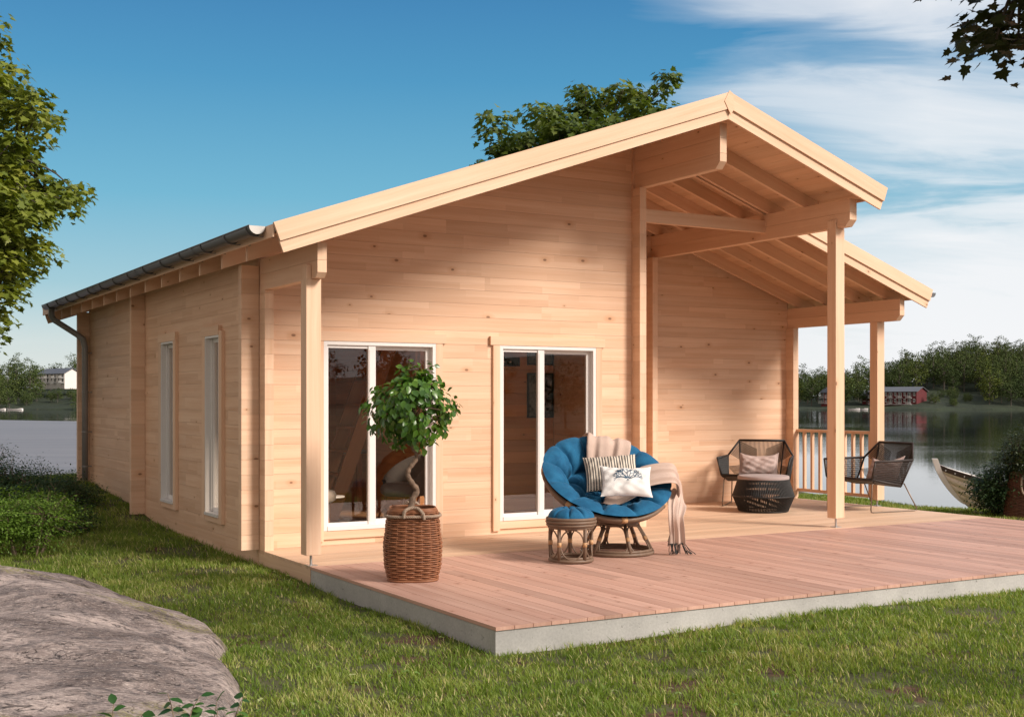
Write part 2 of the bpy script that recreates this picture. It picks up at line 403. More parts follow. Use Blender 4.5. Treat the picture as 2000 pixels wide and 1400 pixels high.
def rock_z(x, y):
    d = poly_sd(x, y, RPa) + .10
    base = -.30 + .25*sst(d/.26) + .20*sst((d-.05)/1.3) + .12*sst((y+2.0)/5.5)*sst(d/.5)
    ca, sa = math.cos(.55), math.sin(.55); u = x*ca+y*sa; v = -x*sa+y*ca
    lay = vnoise(u*.5, v*1.2, 1.2, 3)*.17 + vnoise(u*.7, v*1.9, 2.7, 5)*.07 + vnoise(u, v*1.6, 6, 7)*.018 + vnoise(u, v*1.3, 17, 9)*.006
    return base + (lay-.07)*sst(d/.6)
def rock_mat():
    m, n = mat('granite'); tc = n.add('ShaderNodeTexCoord').outputs['Object']; r = n.mapping(tc, (1.3, 1.9, 1.3), rot=(0, 0, -.55))
    a = n.noise(r, 1.1, 6, .62, .8); b = n.noise(r, 9, 7, .7, .4); c = n.noise(n.mapping(r, (1, 2.0, 1)), 34, 5, .7); e = n.noise(r, .8, 3, .5)
    col = n.mix(n.ramp(a, [(.40, 0), (.58, 1)]), (.175, .135, .122), (.50, .405, .365))
    col = n.mix(n.ramp(b, [(.36, .85), (.54, 0)]), col, (.10, .088, .09))
    col = n.mix(n.ramp(c, [(.30, .55), (.48, 0)]), col, (.085, .07, .07))
    col = n.mix(n.ramp(c, [(.54, 0), (.66, .75)]), col, (.66, .56, .50))
    cr = n.noise(n.mapping(r, (1, 3.0, 1)), 1.6, 5, .55, 1.5)
    crack = n.ramp(n.math('ABSOLUTE', n.math('SUBTRACT', cr, .5)), [(0, 1.), (.012, 0.)])
    col = n.mix(n.math('MULTIPLY', crack, .8), col, (.05, .04, .04))
    li = n.math('MULTIPLY', n.ramp(n.noise(n.mapping(tc, (1, 1.9, 1), rot=(0, 0, -.35)), .85, 3, .5), [(.56, 0), (.63, 1)]), n.ramp(n.noise(tc, 38, 4, .7), [(.47, 0), (.54, 1)]))
    col = n.mix(n.math('MULTIPLY', li, .75), col, (.30, .27, .11))
    n.principled(Base_Color=col, Roughness=.86, Specular_IOR_Level=.3, Normal=n.bump(n.math('SUBTRACT', n.math('ADD', n.math('MULTIPLY', b, .9), n.math('MULTIPLY', c, .6)), crack), .9, .028)); return m
M['rock'] = rock_mat()
xs = np.arange(-9.5, -.4, .035); ys = np.arange(-8.6, 6.0, .05)
X, Y = np.meshgrid(xs, ys, indexing='ij'); sdv = poly_sd(X, Y, RPa); Z = rock_z(X, Y)
V = np.stack([X, Y, Z], -1).reshape(-1, 3); a, b = X.shape; I = np.arange(a*b).reshape(a, b); kp = sdv > -.16
F = np.stack([I[:-1, :-1], I[1:, :-1], I[1:, 1:], I[:-1, 1:]], -1).reshape(-1, 4); F = F[kp[:-1, :-1].ravel()]
us, inv = np.unique(F, return_inverse=True)
o = npmesh('boulder', V[us], inv.reshape(-1, 4), M['rock'], smooth=True)
tag(o, 'broad flat granite boulder with yellow lichen in the left foreground of the lawn', 'rock')

# ================================================================== the log cabin
AX, AZ, SL = 4.42, 4.606, .347            # apex x, roof top at the apex, slope
def T(x): return AZ - SL*abs(x-AX)
cab = empty('log_cabin', (0, 1.38, 0), 'pale unpainted pine log cabin with a stepped gable roof and covered porch by the lake', 'cabin')
CRS = .145
def clip(poly, a, b, c):
    """keep a*s+b*z<=c"""
    out = []
    for i in range(len(poly)):
        p, q = poly[i-1], poly[i]; fp = a*p[0]+b*p[1]-c; fq = a*q[0]+b*q[1]-c
        if (fp <= 0) != (fq <= 0):
            t = fp/(fp-fq); out.append((p[0]+(q[0]-p[0])*t, p[1]+(q[1]-p[1])*t))
        if fq <= 0: out.append(q)
    return out
def log_wall(name, s0, s1, z0, zmax, top, opens, place, ext, m=M['wall'], seed=1, parent=None, inner=None):
    rr = random.Random(seed); mb = MB(); zc = z0; k = 0; e = Vector(ext)
    L = (Vector(place(1, 0))-Vector(place(0, 0)))
    while zc < zmax:
        za, zb = zc, zc+CRS; cuts = {s0, s1}; s = s0 - rr.random()*2
        while s < s1:
            s += 2.2+rr.random()*2.6
            if s0+.4 < s < s1-.4: cuts.add(s)
        zcuts = sorted({za, zb} | {z for o in opens for z in (o[2], o[3]) if za+.004 < z < zb-.004})
        for o in opens:
            if o[2] < zb and o[3] > za: cuts |= {o[0], o[1]}
        cs = sorted(cuts); segr = {}
        for i in range(len(cs)-1):
            a, b = cs[i], cs[i+1]; r = rr.random(); off = rr.random()*40
            for j in range(len(zcuts)-1):
                c, d = zcuts[j], zcuts[j+1]; ms, mz = (a+b)/2, (c+d)/2
                if any(o[0]-1e-6 < ms < o[1]+1e-6 and o[2]-1e-6 < mz < o[3]+1e-6 for o in opens): continue
                for gap, dep in ((.0009, .4), (0, .6)):
                    c2 = c+(gap if c == za else 0); d2 = d-(gap if d == zb else 0)
                    pl = [(a, c2), (b, c2), (b, d2), (a, d2)]
                    for hp in top: pl = clip(pl, *hp) if pl else pl
                    if len(pl) < 3: continue
                    o0 = Vector((0, 0, 0)) if dep == .4 else e*.4
                    mb.prism([Vector(place(*p))+o0 for p in pl], e*(dep if dep == .4 else .6), L, off, r)
        zc += CRS
    return mb.build(name, m, parent or cab)
UND = .10                                  # roof thickness above the soffit
gl = [(-SL, 1, AZ-UND-SL*AX), (SL, 1, AZ-UND+SL*AX)]   # z <= top under both slopes
W1 = (.655, 1.897); W2 = (2.665, 3.907); WZ = (.145, 2.032)
SA = (4.41, 4.98, .215, 2.14); SB = (2.59, 3.11, .205, 2.13)
log_wall('front_wall', .02, 4.44, -.145, 4.6, gl, [(*W1, *WZ), (*W2, *WZ)], lambda s, z: (s, 1.38, z), (0, .09, 0), seed=3)
log_wall('side_wall', 1.40, 9.44, -.26, 2.84, [(0, 1, 2.88)], [(*SA[:2], *SA[2:]), (*SB[:2], *SB[2:])], lambda s, z: (.004, s, z), (.088, 0, 0), seed=4)
log_wall('porch_wall', 4.50, 8.80, 0, 4.6, gl, [], lambda s, z: (s, 3.55, z), (0, .09, 0), seed=5)
log_wall('partition_wall', 1.36, 3.56, 0, 4.4, [(0, 1, 4.40)], [], lambda s, z: (4.415, s, z), (.09, 0, 0), seed=6)
log_wall('right_wall', 3.60, 9.44, -.145, 2.84, [(0, 1, 2.88)], [], lambda s, z: (8.77, s, z), (.09, 0, 0), seed=7)
log_wall('back_wall', .02, 8.84, -.145, 4.6, gl, [], lambda s, z: (s, 9.42, z), (0, .09, 0), seed=8)
# crossing log ends
def log_end(x0, x1, y0, y1, z0, z1, seed):
    mb = MB(); rr = random.Random(seed); z = z0; d = (x1-x0, y1-y0)
    L = (1, 0, 0) if d[0] > d[1] else (0, 1, 0)
    while z < z1-.01:
        b = min(z+CRS, z1); mb.box(x0, x1, y0, y1, z+.001, b-.001, L, rr.random()*40, rr.random()); z = b
    mb.box(x0+.006, x1-.006, y0+.006, y1-.006, z0+.004, z1-.004, L)
    return mb.build('log_end', M['pine'], cab)
log_end(-.172, .001, 1.385, 1.475, .0, 2.74, 1); log_end(.005, .093, 1.22, 1.379, .0, 2.50, 2)
log_end(-.172, .001, 5.90, 5.99, -.02, 2.78, 3); log_end(-.172, .001, 9.37, 9.46, .10, 2.78, 4)
log_end(4.417, 4.507, 1.22, 1.379, .0, 3.86, 5); log_end(6.215, 6.300, 3.39, 3.549, .0, 3.39, 6); log_end(8.772, 8.858, 3.39, 3.549, .0, 2.50, 7)
log_end(8.862, 9.03, 3.56, 3.65, 0, 2.7, 8)
# purlins and beams, chamfered at the free end
def purlin(x0, x1, y0, y1, z0, z1, ch=.045, courses=1):
    mb = MB(); h = (z1-z0)/courses
    for k in range(courses):
        a, b = z0+k*h+(.0012 if k else 0), z0+(k+1)*h-(.0012 if k < courses-1 else 0)
        pl = [(x0, y0+(ch if k == 0 else 0), a), (x0, y1, a), (x0, y1, b), (x0, y0, b)]
        if k == 0: pl.insert(4, (x0, y0, a+ch))
        mb.prism(pl, (x1-x0, 0, 0), (0, 1, 0))
    return mb.build('purlin', M['pine'], cab)
purlin(.008, .092, -.15, 1.379, 2.50, 2.80, courses=2); purlin(4.445, 4.533, -.15, 1.379, 3.86, 4.33, .07, 3)
purlin(6.305, 6.41, -.15, 3.549, 3.39, 3.695, .07, 2); purlin(8.80, 8.885, 1.40, 3.549, 2.50, 2.785, .07, 2)
mb = MB(); mb.box(4.508, 6.304, 1.24, 1.32, 3.475, 3.62); mb.build('tie_beam', M['pine'], cab)
# rafters
def rafter(xa, xb, y, w=.045, t0=UND, t1=.255, m='pine'):
    mb = MB(); pl = [(xa, y-w/2, T(xa)-t1), (xb, y-w/2, T(xb)-t1), (xb, y-w/2, T(xb)-t0-.001), (xa, y-w/2, T(xa)-t0-.001)]
    mb.prism(pl, (0, w, 0), (xb-xa, 0, T(xb)-T(xa))); return mb.build('rafter', M[m], cab)
LY = [.62+.745*k for k in range(14)]
for y in LY: rafter(-.37, 4.444 if y < 1.36 else 4.40, y)
for y in (.60, 1.19): rafter(4.534, 6.55, y)
rafter(4.534, 6.55, 1.17+.11)
for y in (1.72, 2.28, 2.85, 3.42): rafter(4.534 if y < 1.36 else 4.506, 9.20, y)
for y in [4.2+.745*k for k in range(9)]: rafter(4.44, 9.20, y)
# soffit boards
def soffit(xa, xb, ya, yb):
    mb = MB(); s = 1 if xb > xa else -1; n_ = int(abs(xb-xa)/.118)+1; st = (xb-xa)/n_
    for k in range(n_):
        a, b = xa+k*st, xa+(k+1)*st-s*.002; cuts = [ya]
        while cuts[-1] < yb: cuts.append(min(yb, cuts[-1]+1.2+RND.random()*2.4))
        for i in range(len(cuts)-1):
            y0, y1 = cuts[i], cuts[i+1]-.001
            mb.prism([(a, y0, T(a)-UND), (b, y0, T(b)-UND), (b, y0, T(b)-UND+.02), (a, y0, T(a)-UND+.02)], (0, y1-y0, 0), (0, 1, 0))
    return mb
for a in ((-.40, AX, -.305, 10.75), (AX, 6.64, -.305, 1.30), (AX, 9.24, 1.302, 10.75)): soffit(*a).build('soffit', M['soffit'], cab)
def roofpl(xa, xb, ya, yb):
    mb = MB(); mb.prism([(xa, ya, T(xa)-UND+.021), (xb, ya, T(xb)-UND+.021), (xb, ya, T(xb)-.012), (xa, ya, T(xa)-.012)], (0, yb-ya, 0), (0, 1, 0))
    return mb.build('roof', M['roofing'], cab)
roofpl(-.43, AX, -.305, 10.8); roofpl(AX, 6.66, -.305, 1.30); roofpl(AX, 9.27, 1.302, 10.8)
# fascias: a proud upper board over a lower one
def fascia(xa, xb, y, both=True, m=None):
    """xa eave side, xb upper side; front face at y"""
    s = 1 if xa < AX else -1
    c1, c2 = .17*SL, .276*SL
    for nm, t0, t1, yy, th in (('fascia_board', 0, .17, y, .030), ('fascia_board', .165, .276, y+.022, .022)):
        mb = MB(); xl0 = xa + s*t0*SL*.97; xl1 = xa + s*t1*SL*.97
        ub = xb
        pl = [(xl0, yy, T(xl0)-t0), (ub, yy, T(ub)-t0), (ub, yy, T(ub)-t1), (xl1, yy, T(xl1)-t1)]
        mb.prism(pl, (0, th, 0), (xb-xa, 0, T(xb)-T(xa))); mb.build(nm, M['fascia'], cab)
fascia(-.448, AX-.001, -.338); fascia(6.70, AX+.001, -.338); fascia(9.288, 6.60, 1.27)
fascia(-.448, AX-.001, 10.80); fascia(9.288, AX+.001, 10.80)
mb = MB()                                   # overlapping mitre piece at the apex
x0 = AX-.035
mb.prism([(AX-.012, -.345, T(AX)+.012), (AX+.03, -.345, T(AX+.03)-.001), (AX+.055, -.345, T(AX)-.165), (AX+.005, -.345, T(AX)-.235), (AX-.075, -.345, T(AX)-.105)], (0, .006, 0), (1, 0, -.347))
mb.build('apex_cover', M['fascia'], cab)
# eave boards along the roof edges, and the return of the step
for x, y0, y1 in ((-.437, -.30, 10.8), (6.668, -.30, 1.268), (9.273, 1.30, 10.8)):
    mb = MB(); mb.box(x-.007, x+.007, y0, y1, T(x)-UND-.02, T(x)-.014, (0, 1, 0)); mb.build('eave_board', M['pine'], cab)
# ---- gutters
gut = MB(); gx, gzz, gr = -.522, 2.905, .069
G = []
for y in (-.13, 10.0):
    G.append([(gx+math.cos(a)*gr, y, gzz+math.sin(a)*gr) for a in [math.pi+math.pi*i/14 for i in range(15)]] + [(gx+math.cos(a)*(gr-.005), y, gzz+math.sin(a)*(gr-.005)) for a in [2*math.pi-math.pi*i/14 for i in range(15)]])
gut.grid([list(q) for q in zip(*G)], closed_u=True)
gut.tube([(gx-gr, -.13, gzz), (gx-gr, 10.0, gzz)], .007, 6)
go = gut.build('gutter', M['gutter'], cab, smooth=True)
mb = MB(); mb.prism([(gx+math.cos(a)*gr*1.01, -.134, gzz+math.sin(a)*gr*1.01) for a in [math.pi+math.pi*i/14 for i in range(15)]], (0, .006, 0)); mb.build('end_cap', M['capmetal'], go)
mb = MB(); mb.prism([(gx+math.cos(a)*gr*1.01, 10.0, gzz+math.sin(a)*gr*1.01) for a in [math.pi+math.pi*i/14 for i in range(15)]], (0, .006, 0)); mb.build('end_cap', M['gutter'], go)
for y in [.0]+LY[:13]:
    mb = MB(); yy = y-.05
    mb.tube([(gx+math.cos(a)*(gr+.006), yy, gzz+math.sin(a)*(gr+.006)) for a in [math.pi+math.pi*i/10 for i in range(11)]], .007, 4)
    mb.box(gx+.0, gx+.17, yy-.012, yy+.012, gzz-gr-.012, gzz-gr-.006); mb.box(gx+.165, gx+.172, yy-.012, yy+.012, gzz-gr-.01, gzz-.02)
    mb.build('bracket', M['gutter'], go)
for y in (1.6, 3.9, 6.2, 8.5):
    mb = MB(); G = []
    for q in (y, y+.10): G.append([(gx+math.cos(a)*(gr+.005), q, gzz+math.sin(a)*(gr+.005)) for a in [math.pi+math.pi*i/12 for i in range(13)]])
    mb.grid(G); mb.build('gutter_joint', M['gutter'], go, smooth=True)
mb = MB(); P = [Vector((gx, 9.55, gzz-gr+.01)), Vector((gx, 9.55, 2.73)), Vector((gx+.03, 9.53, 2.66)), Vector((-.20, 9.27, 2.43)), Vector((-.125, 9.21, 2.36)), Vector((-.10, 9.19, 2.24)), Vector((-.10, 9.19, .16))]
mb.tube(P, .045, 14); dp = mb.build('downpipe', M['pipe'], cab, smooth=True)
for z in (1.55, .95, .43, 2.14):
    mb = MB(); mb.tube([(-.10, 9.19, z), (-.10, 9.19, z+.022)], .050, 14); mb.box(-.10, 0, 9.20, 9.215, z+.004, z+.018); mb.build('pipe_clip', M['pipe'], dp)
mb = MB(); G = []
for y in (1.34, 10.0): G.append([(9.355+math.cos(a)*.06, y, 2.885+math.sin(a)*.06) for a in [math.pi+math.pi*i/12 for i in range(13)]])
mb.grid(G); mb.prism([(9.355+math.cos(a)*.061, 1.335, 2.885+math.sin(a)*.061) for a in [math.pi+math.pi*i/12 for i in range(13)]], (0, .006, 0)); mb.build('gutter', M['gutter'], cab, smooth=True)
# ---- posts
def post(x0, x1, y0, y1, z0, z1, cheek=None):
    mb = MB(); mb.box(x0, x1, y0, y1, z0, z1, (0, 0, 1)); 
    if cheek: mb.box(*cheek, (0, 0, 1))
    p = mb.build('post', M['pine'], cab, bevel=.004)
    m2 = MB(); cx, cy = (x0+x1)/2, (y0+y1)/2
    m2.tube([(cx, cy, 0.0), (cx, cy, z0)], .012, 10); m2.box(cx-.045, cx+.045, cy-.045, cy+.045, 0.001, .007); m2.build('post_base', M['steel'], p)
post(-.04, .098, -.005, .13, .095, 2.499, (-.04, .006, -.005, .13, 2.497, 2.62))
post(6.285, 6.42, .045, .18, .105, 3.389, (6.285, 6.303, .045, .18, 3.387, 3.48))
post(8.795, 8.93, 1.79, 1.925, .085, 2.499, (8.888, 8.93, 1.79, 1.925, 2.497, 2.56))
# ---- railing
rl = empty('railing', (8.87, 2.7, 0), None, None); rl.parent = cab; rl.matrix_parent_inverse = parent_world(cab).inverted()
mb = MB(); mb.box(8.835, 8.905, 1.926, 3.549, .975, 1.015); mb.build('top_rail', M['pine'], rl)
mb = MB(); mb.box(8.852, 8.888, 1.926, 3.549, .105, .15); mb.build('bottom_rail', M['pine'], rl)
for k in range(10):
    y = 3.42-.1595*k; mb = MB(); mb.box(8.850, 8.890, y-.02, y+.02, .15, .975); mb.build('baluster', M['pine'], rl)
# ---- porch floor
mb = MB(); y = 1.375
seg = lambda x1: x1
kk = 0
while y > .01:
    y0 = max(y-.1445+.006, .002); x = 0.0; xe = 8.86
    cuts = [0.0]
    while cuts[-1] < xe-1.0: cuts.append(cuts[-1]+2.4+RND.random()*1.6)
    cuts[-1] = xe
    for i in range(len(cuts)-1): mb.box(cuts[i]+.0008, cuts[i+1]-.0008, y0, y, -.028, 0.0, (1, 0, 0))
    y -= .1445; kk += 1
y = 3.55
while y > 1.385:
    y0 = max(y-.1445+.006, 1.378); cuts = [4.51, 6.3+RND.random()*1.2, 8.86]
    for i in range(2): mb.box(cuts[i]+.0008, cuts[i+1]-.0008, y0, y, -.028, 0.0, (1, 0, 0))
    y -= .1445
mb.build('porch_floor', M['porch'], cab)
mb = MB(); mb.box(-.001, .04, .004, 1.378, -.26, -.029, (0, 1, 0)); mb.box(-.001, .04, 1.22, 1.378, -.26, -.029, (0, 1, 0)) if 0 else None
mb.box(8.82, 8.86, .004, 3.55, -.26, -.029, (0, 1, 0)); mb.box(.041, 8.81, .004, .04, -.26, -.029, (1, 0, 0)); mb.build('floor_joist', M['porch'], cab)
# ---- windows
def bar(mb, x0, x1, y0, y1, z0, z1): mb.box(x0, x1, y0, y1, z0, z1)
def patio(x0, x1, lab):
    z0, z1 = WZ
    f = MB(); t = .038
    f.box(x0, x0+t, 1.352, 1.465, z0, z1); f.box(x1-t, x1, 1.352, 1.465, z0, z1)
    f.box(x0+t, x1-t, 1.352, 1.465, z1-t, z1); f.box(x0+t, x1-t, 1.345, 1.465, z0, z0+.045)
    fr = f.build('window', M['frame'], cab, bevel=.002)
    s = MB(); a, b = x0+t+.001, x0+.565     # left sash, forward
    y0, y1 = 1.375, 1.405
    s.box(a, a+.018, y0, y1, z0+.046, z1-t-.001); s.box(b-.080, b, y0-.012, y1, z0+.046, z1-t-.001); s.box(a+.018, b-.080, y0, y1, z1-t-.03, z1-t-.001); s.box(a+.018, b-.080, y0, y1, z0+.046, z0+.075)
    s.box(b-.080+.012, b-.080+.018, y0-.016, y0-.013, z0+.08, z1-.08)
    s.build('sash', M['frame'], fr, bevel=.002)
    s = MB(); c, d = b+.002, x1-t-.001; y2, y3 = 1.415, 1.445
    s.box(c, c+.02, y2, y3, z0+.046, z1-t-.001); s.box(d-.05, d, y2, y3, z0+.046, z1-t-.001); s.box(c+.02, d-.05, y2, y3, z1-t-.04, z1-t-.001); s.box(c+.02, d-.05, y2, y3, z0+.046, z0+.09)
    s.build('sash', M['frame'], fr, bevel=.002)
    g = MB(); g.box(a+.016, b-.078, 1.386, 1.392, z0+.06, z1-t-.02); g.build('pane', M['glass'], fr)
    g = MB(); g.box(c+.018, d-.048, 1.426, 1.432, z0+.07, z1-t-.03); g.build('pane', M['glass'], fr)
    y0 = 1.350; y1 = 1.379
    k = MB(); k.box(x0-.082, x0-.001, y0, y1, z0-.105, z1, (0, 0, 1)); k.build('casing', M['pine'], fr)
    k = MB(); k.box(x1+.001, x1+.080, y0, y1, z0-.105, z1, (0, 0, 1)); k.build('casing', M['pine'], fr)
    k = MB(); k.box(x0-.118, x1+.118, y0-.006, y1, z1+.001, z1+.095); k.build('casing', M['pine'], fr)
    k = MB(); k.box(x0, x1, y0+.004, y1, z0-.083, z0-.001); k.build('casing', M['pine'], fr)
    return fr
patio(*W1, ''); patio(*W2, '')
def slot(y0, y1, z0, z1, tall):
    f = MB(); t = .022
    f.box(-.03, .12, y0, y0+t, z0, z1); f.box(-.03, .12, y1-t, y1, z0, z1); f.box(-.03, .12, y0+t, y1-t, z1-t, z1); f.box(-.045, .12, y0+t, y1-t, z0, z0+t+.01)
    fr = f.build('window', M['frame'], cab, bevel=.002)
    s = MB(); a, b = y0+t+.001, y1-t-.001; c, d = z0+t+.012, z1-t-.001
    s.box(.045, .085, a, a+.045, c, d); s.box(.045, .085, b-.045, b, c, d); s.box(.045, .085, a+.045, b-.045, d-.045, d); s.box(.045, .085, a+.045, b-.045, c, c+.045)
    s.box(.030, .044, a, a+.03, c, d); s.box(.030, .044, b-.03, b, c, d)
    s.build('sash', M['frame'], fr, bevel=.002)
    g = MB(); g.box(.062, .067, a+.043, b-.043, c+.043, d-.043); g.build('pane', M['glass'], fr)
    k = MB(); k.box(-.034, .003, y1+.001, y1+.105, z0-.04, z1, (0, 0, 1)); k.build('casing', M['pine'], fr)
    k = MB(); k.box(-.034, .003, y0-.105, y0-.001, z0-.06, z1+(0.04 if tall else 0), (0, 0, 1)); k.build('casing', M['pine'], fr)
    k = MB(); k.box(-.038, .003, y0-.0 if tall else y0-.11, y1+.115, z1+.001, z1+.10, (0, 1, 0)); k.build('casing', M['pine'], fr)
    k = MB(); k.box(-.028, .003, y0, y1, z0-.06, z0-.001, (0, 1, 0)); k.build('casing', M['pine'], fr)
slot(SA[0], SA[1], SA[2], SA[3], False); slot(SB[0], SB[1], SB[2], SB[3], True)
# ---- inside
mb = MB()
for k in range(60): mb.box(.10, 4.41 if k < 17 else 8.76, 1.475+k*.13, 1.475+k*.13+.128, .06, .08, (1, 0, 0))
mb.box(.10, 4.41, 1.475, 3.68, -.1, .059); mb.box(.10, 8.76, 3.681, 9.4, -.1, .059); mb.build('inner_floor', M['floorwood'], cab)
mb = MB(); mb.box(.094, .10, 1.475, 9.41, .08, 2.84) if 0 else None
for k in range(19): mb.box(.10, 4.41, 5.6, 5.64, .08+k*.145, .08+k*.145+.143, (1, 0, 0))
mb.build('inner_wall', M['interior'], cab)
mb = MB()
for k in range(19): mb.box(2.50, 2.54, 3.1, 5.59, .08+k*.145, .08+k*.145+.143, (0, 1, 0))
for k in range(19): mb.box(2.54, 4.41, 3.06, 3.10, .08+k*.145, .08+k*.145+.143, (1, 0, 0))
mb.build('inner_wall', M['interior'], cab)
mb = MB(); mb.box(.1, 4.41, 1.48, 9.4, 2.86, 2.88); mb.build('inner_ceiling', M['interior'], cab)

# ================================================================== terrace in front of the porch
ter = empty('terrace', (4.4, -1.6, 0), 'reddish larch board terrace on a low concrete slab in front of the porch', 'terrace')
mb = MB(); x = 0.0; TX = 8.86; TY = -3.276
while x < TX-.02:
    x1 = min(x+.1408-.0045, TX); cuts = [TY-.008]
    j = TY+1.2+RND.random()*2.2; j = 0
    if RND.random() < .5: cuts.append(TY+.8+RND.random()*1.8)
    cuts.append(-.001)
    for i in range(len(cuts)-1): mb.box(x, x1, cuts[i]+.0006, cuts[i+1]-.0006, -.026, -.002, (0, 1, 0))
    x += .1408
mb.build('decking', M['deck'], ter)
mb = MB(); mb.box(.004, TX-.004, TY+.004, -.003, -.42, -.029, (1, 0, 0)); mb.build('concrete_slab', M['concrete'], ter)
# ================================================================== furniture
def velvet():
    m, n = mat('blue_velvet'); tc = n.add('ShaderNodeTexCoord').outputs['Object']
    a = n.noise(tc, 9, 5, .6); b = n.noise(tc, 160, 3, .6)
    c = n.mix(n.ramp(a, [(.3, 0), (.7, 1)]), (.010, .080, .175), (.018, .135, .265)); c = n.mix(1., c, n.ramp(b, [(.3, .8), (.7, 1.1)]), 'MULTIPLY')
    n.principled(Base_Color=c, Roughness=.85, Sheen_Weight=.3, Sheen_Roughness=.35, Sheen_Tint=(.3, .6, .9), Specular_IOR_Level=.2, Normal=n.bump(n.math('ADD', a, n.math('MULTIPLY', b, .3)), .35, .006)); return m
def cloth(name, c1, sc=220, br=.25, var=.1):
    m, n = mat(name); tc = n.add('ShaderNodeTexCoord').outputs['Object']
    a = n.noise(tc, 7, 4, .6); w_ = n.add('ShaderNodeTexWave', {'Vector': tc, 'Scale': sc, 'Distortion': 1.5}).outputs[0]
    c = n.mix(1., c1, n.ramp(a, [(.3, 1-var), (.7, 1.)]), 'MULTIPLY'); c = n.mix(1., c, n.ramp(w_, [(0, .88), (1, 1.)]), 'MULTIPLY')
    n.principled(Base_Color=c, Roughness=.9, Specular_IOR_Level=.2, Sheen_Weight=.2, Normal=n.bump(n.math('ADD', a, n.math('MULTIPLY', w_, .2)), br, .01)); return m
def rattan(name, c1, c2):
    m, n = mat(name); u, v, _ = n.sep(n.add('ShaderNodeUVMap', uv_map='UVMap').outputs[0])
    g = n.noise(n.xyz(n.math('MULTIPLY', u, 14.), n.math('MULTIPLY', v, 160.)), 1., 5, .6); nod = n.noise(n.xyz(n.math('MULTIPLY', u, 5.), 0.), 1., 2, .5)
    c = n.mix(n.ramp(g, [(.3, 0), (.7, 1)]), c1, c2); c = n.mix(n.ramp(nod, [(.6, 0), (.66, .45)]), c, tuple(q*.5 for q in c1))
    n.principled(Base_Color=c, Roughness=.5, Specular_IOR_Level=.4, Normal=n.bump(g, .3, .002)); return m
M['velvet'] = velvet(); M['throw'] = cloth('beige_wool', (.60, .445, .37)); M['black'] = plain('black_cord', (.012, .011, .011), .6, var=.3, scale=60)
M['blackrope'] = plain('black_rope', (.011, .0095, .009), .55, var=.35, scale=40, bump=.4); M['brownrope'] = plain('dark_brown_rope', (.030, .020, .017), .55, var=.3, scale=40, bump=.4)
M['white_cotton'] = cloth('white_cotton', (.80, .78, .76), 300, .3, .06); M['pinkish'] = cloth('pale_pink_linen', (.62, .48, .44), 260, .4, .10)
M['padfab'] = cloth('mauve_pad_cloth', (.40, .32, .31), 260, .3, .1)
M['rattan'] = rattan('rattan', (.12, .075, .05), (.21, .135, .09)); M['binding'] = rattan('rattan_binding', (.42, .23, .11), (.58, .34, .17))
M['wicker'] = rattan('wicker', (.17, .062, .028), (.36, .15, .07)); M['wicker2'] = rattan('dark_wicker', (.085, .035, .022), (.19, .085, .055))
M['rope'] = rattan('jute_rope', (.24, .17, .12), (.42, .31, .23)); M['bronze'] = plain('bronze_metal', (.20, .15, .115), .42, .7, var=.15)
M['navy'] = plain('navy_print', (.02, .07, .13), .8, var=.3, scale=90)
def stripes():
    m, n = mat('striped_cotton'); u, v, _ = n.sep(n.add('ShaderNodeUVMap', uv_map='UVMap').outputs[0])
    s = n.math('PINGPONG', n.math('MULTIPLY', u, 19.), .5); s2 = n.math('GREATER_THAN', s, .22); d = n.math('GREATER_THAN', n.math('PINGPONG', n.math('MULTIPLY', v, 34.), .5), .16)
    thick = n.math('GREATER_THAN', n.math('PINGPONG', n.math('MULTIPLY', u, 9.5), .5), .25)
    f = n.math('MULTIPLY', s2, n.math('MAXIMUM', d, thick))
    c = n.mix(f, (.66, .58, .48), (.025, .028, .035)); n.principled(Base_Color=c, Roughness=.9, Normal=n.bump(n.noise(n.add('ShaderNodeTexCoord').outputs['Object'], 60, 3), .3, .004)); return m
M['stripes'] = stripes()

def pillow(name, c, X, Y, wd, ht, th, m, label, cat, group=None, seed=1, flange=0., pinch=.07, sag=0.):
    X = Vector(X).normalized(); Y = (Vector(Y)-X*X.dot(Vector(Y))).normalized(); N = X.cross(Y); c = Vector(c); rr = random.Random(seed)
    ph = [rr.random()*6 for _ in range(6)]
    def f(u, v, side):
        b = max(0, 1-abs(u)**2.4)*max(0, 1-abs(v)**2.4); h = th*.5*b**.55
        x = u*wd/2*(1-pinch*(1-abs(u))*0 - pinch*(1-v*v)*abs(u)); y = v*ht/2*(1-pinch*1.3*(1-u*u)*abs(v))
        cr = .006*math.sin(9*u+ph[0]+4*v)*math.sin(7*v+ph[1]) + .005*math.sin(17*u*v+ph[2]) + .004*math.sin(14*u-9*v+ph[3])
        h += cr*b**.3*side
        y += -sag*(1-u*u)*(.5+.5*v)*ht
        return c+X*x+Y*y+N*(h*side)
    mb = MB(); n_ = 34
    for side in (1, -1):
        G = [[f(-1+2*i/n_, -1+2*j/n_, side) for j in range(n_+1)] for i in range(n_+1)]
        if side < 0: G = G[::-1]
        mb.grid(G)
    if flange:
        ed = [(-1+2*i/n_, -1) for i in range(n_)]+[(1, -1+2*i/n_) for i in range(n_)]+[(1-2*i/n_, 1) for i in range(n_)]+[(-1, 1-2*i/n_) for i in range(n_)]
        G = []
        for u, v in ed:
            p = f(u, v, 1); q = c+(p-c)*(1+flange/((p-c).length)); q = q+N*.004*math.sin(8*u+5*v+ph[4]); G.append([p, q, q-N*.004, p-N*.004])
        mb.grid(G, closed_u=True)
    o = mb.build(name, m, smooth=True); tag(o, label, cat, group); return o, f

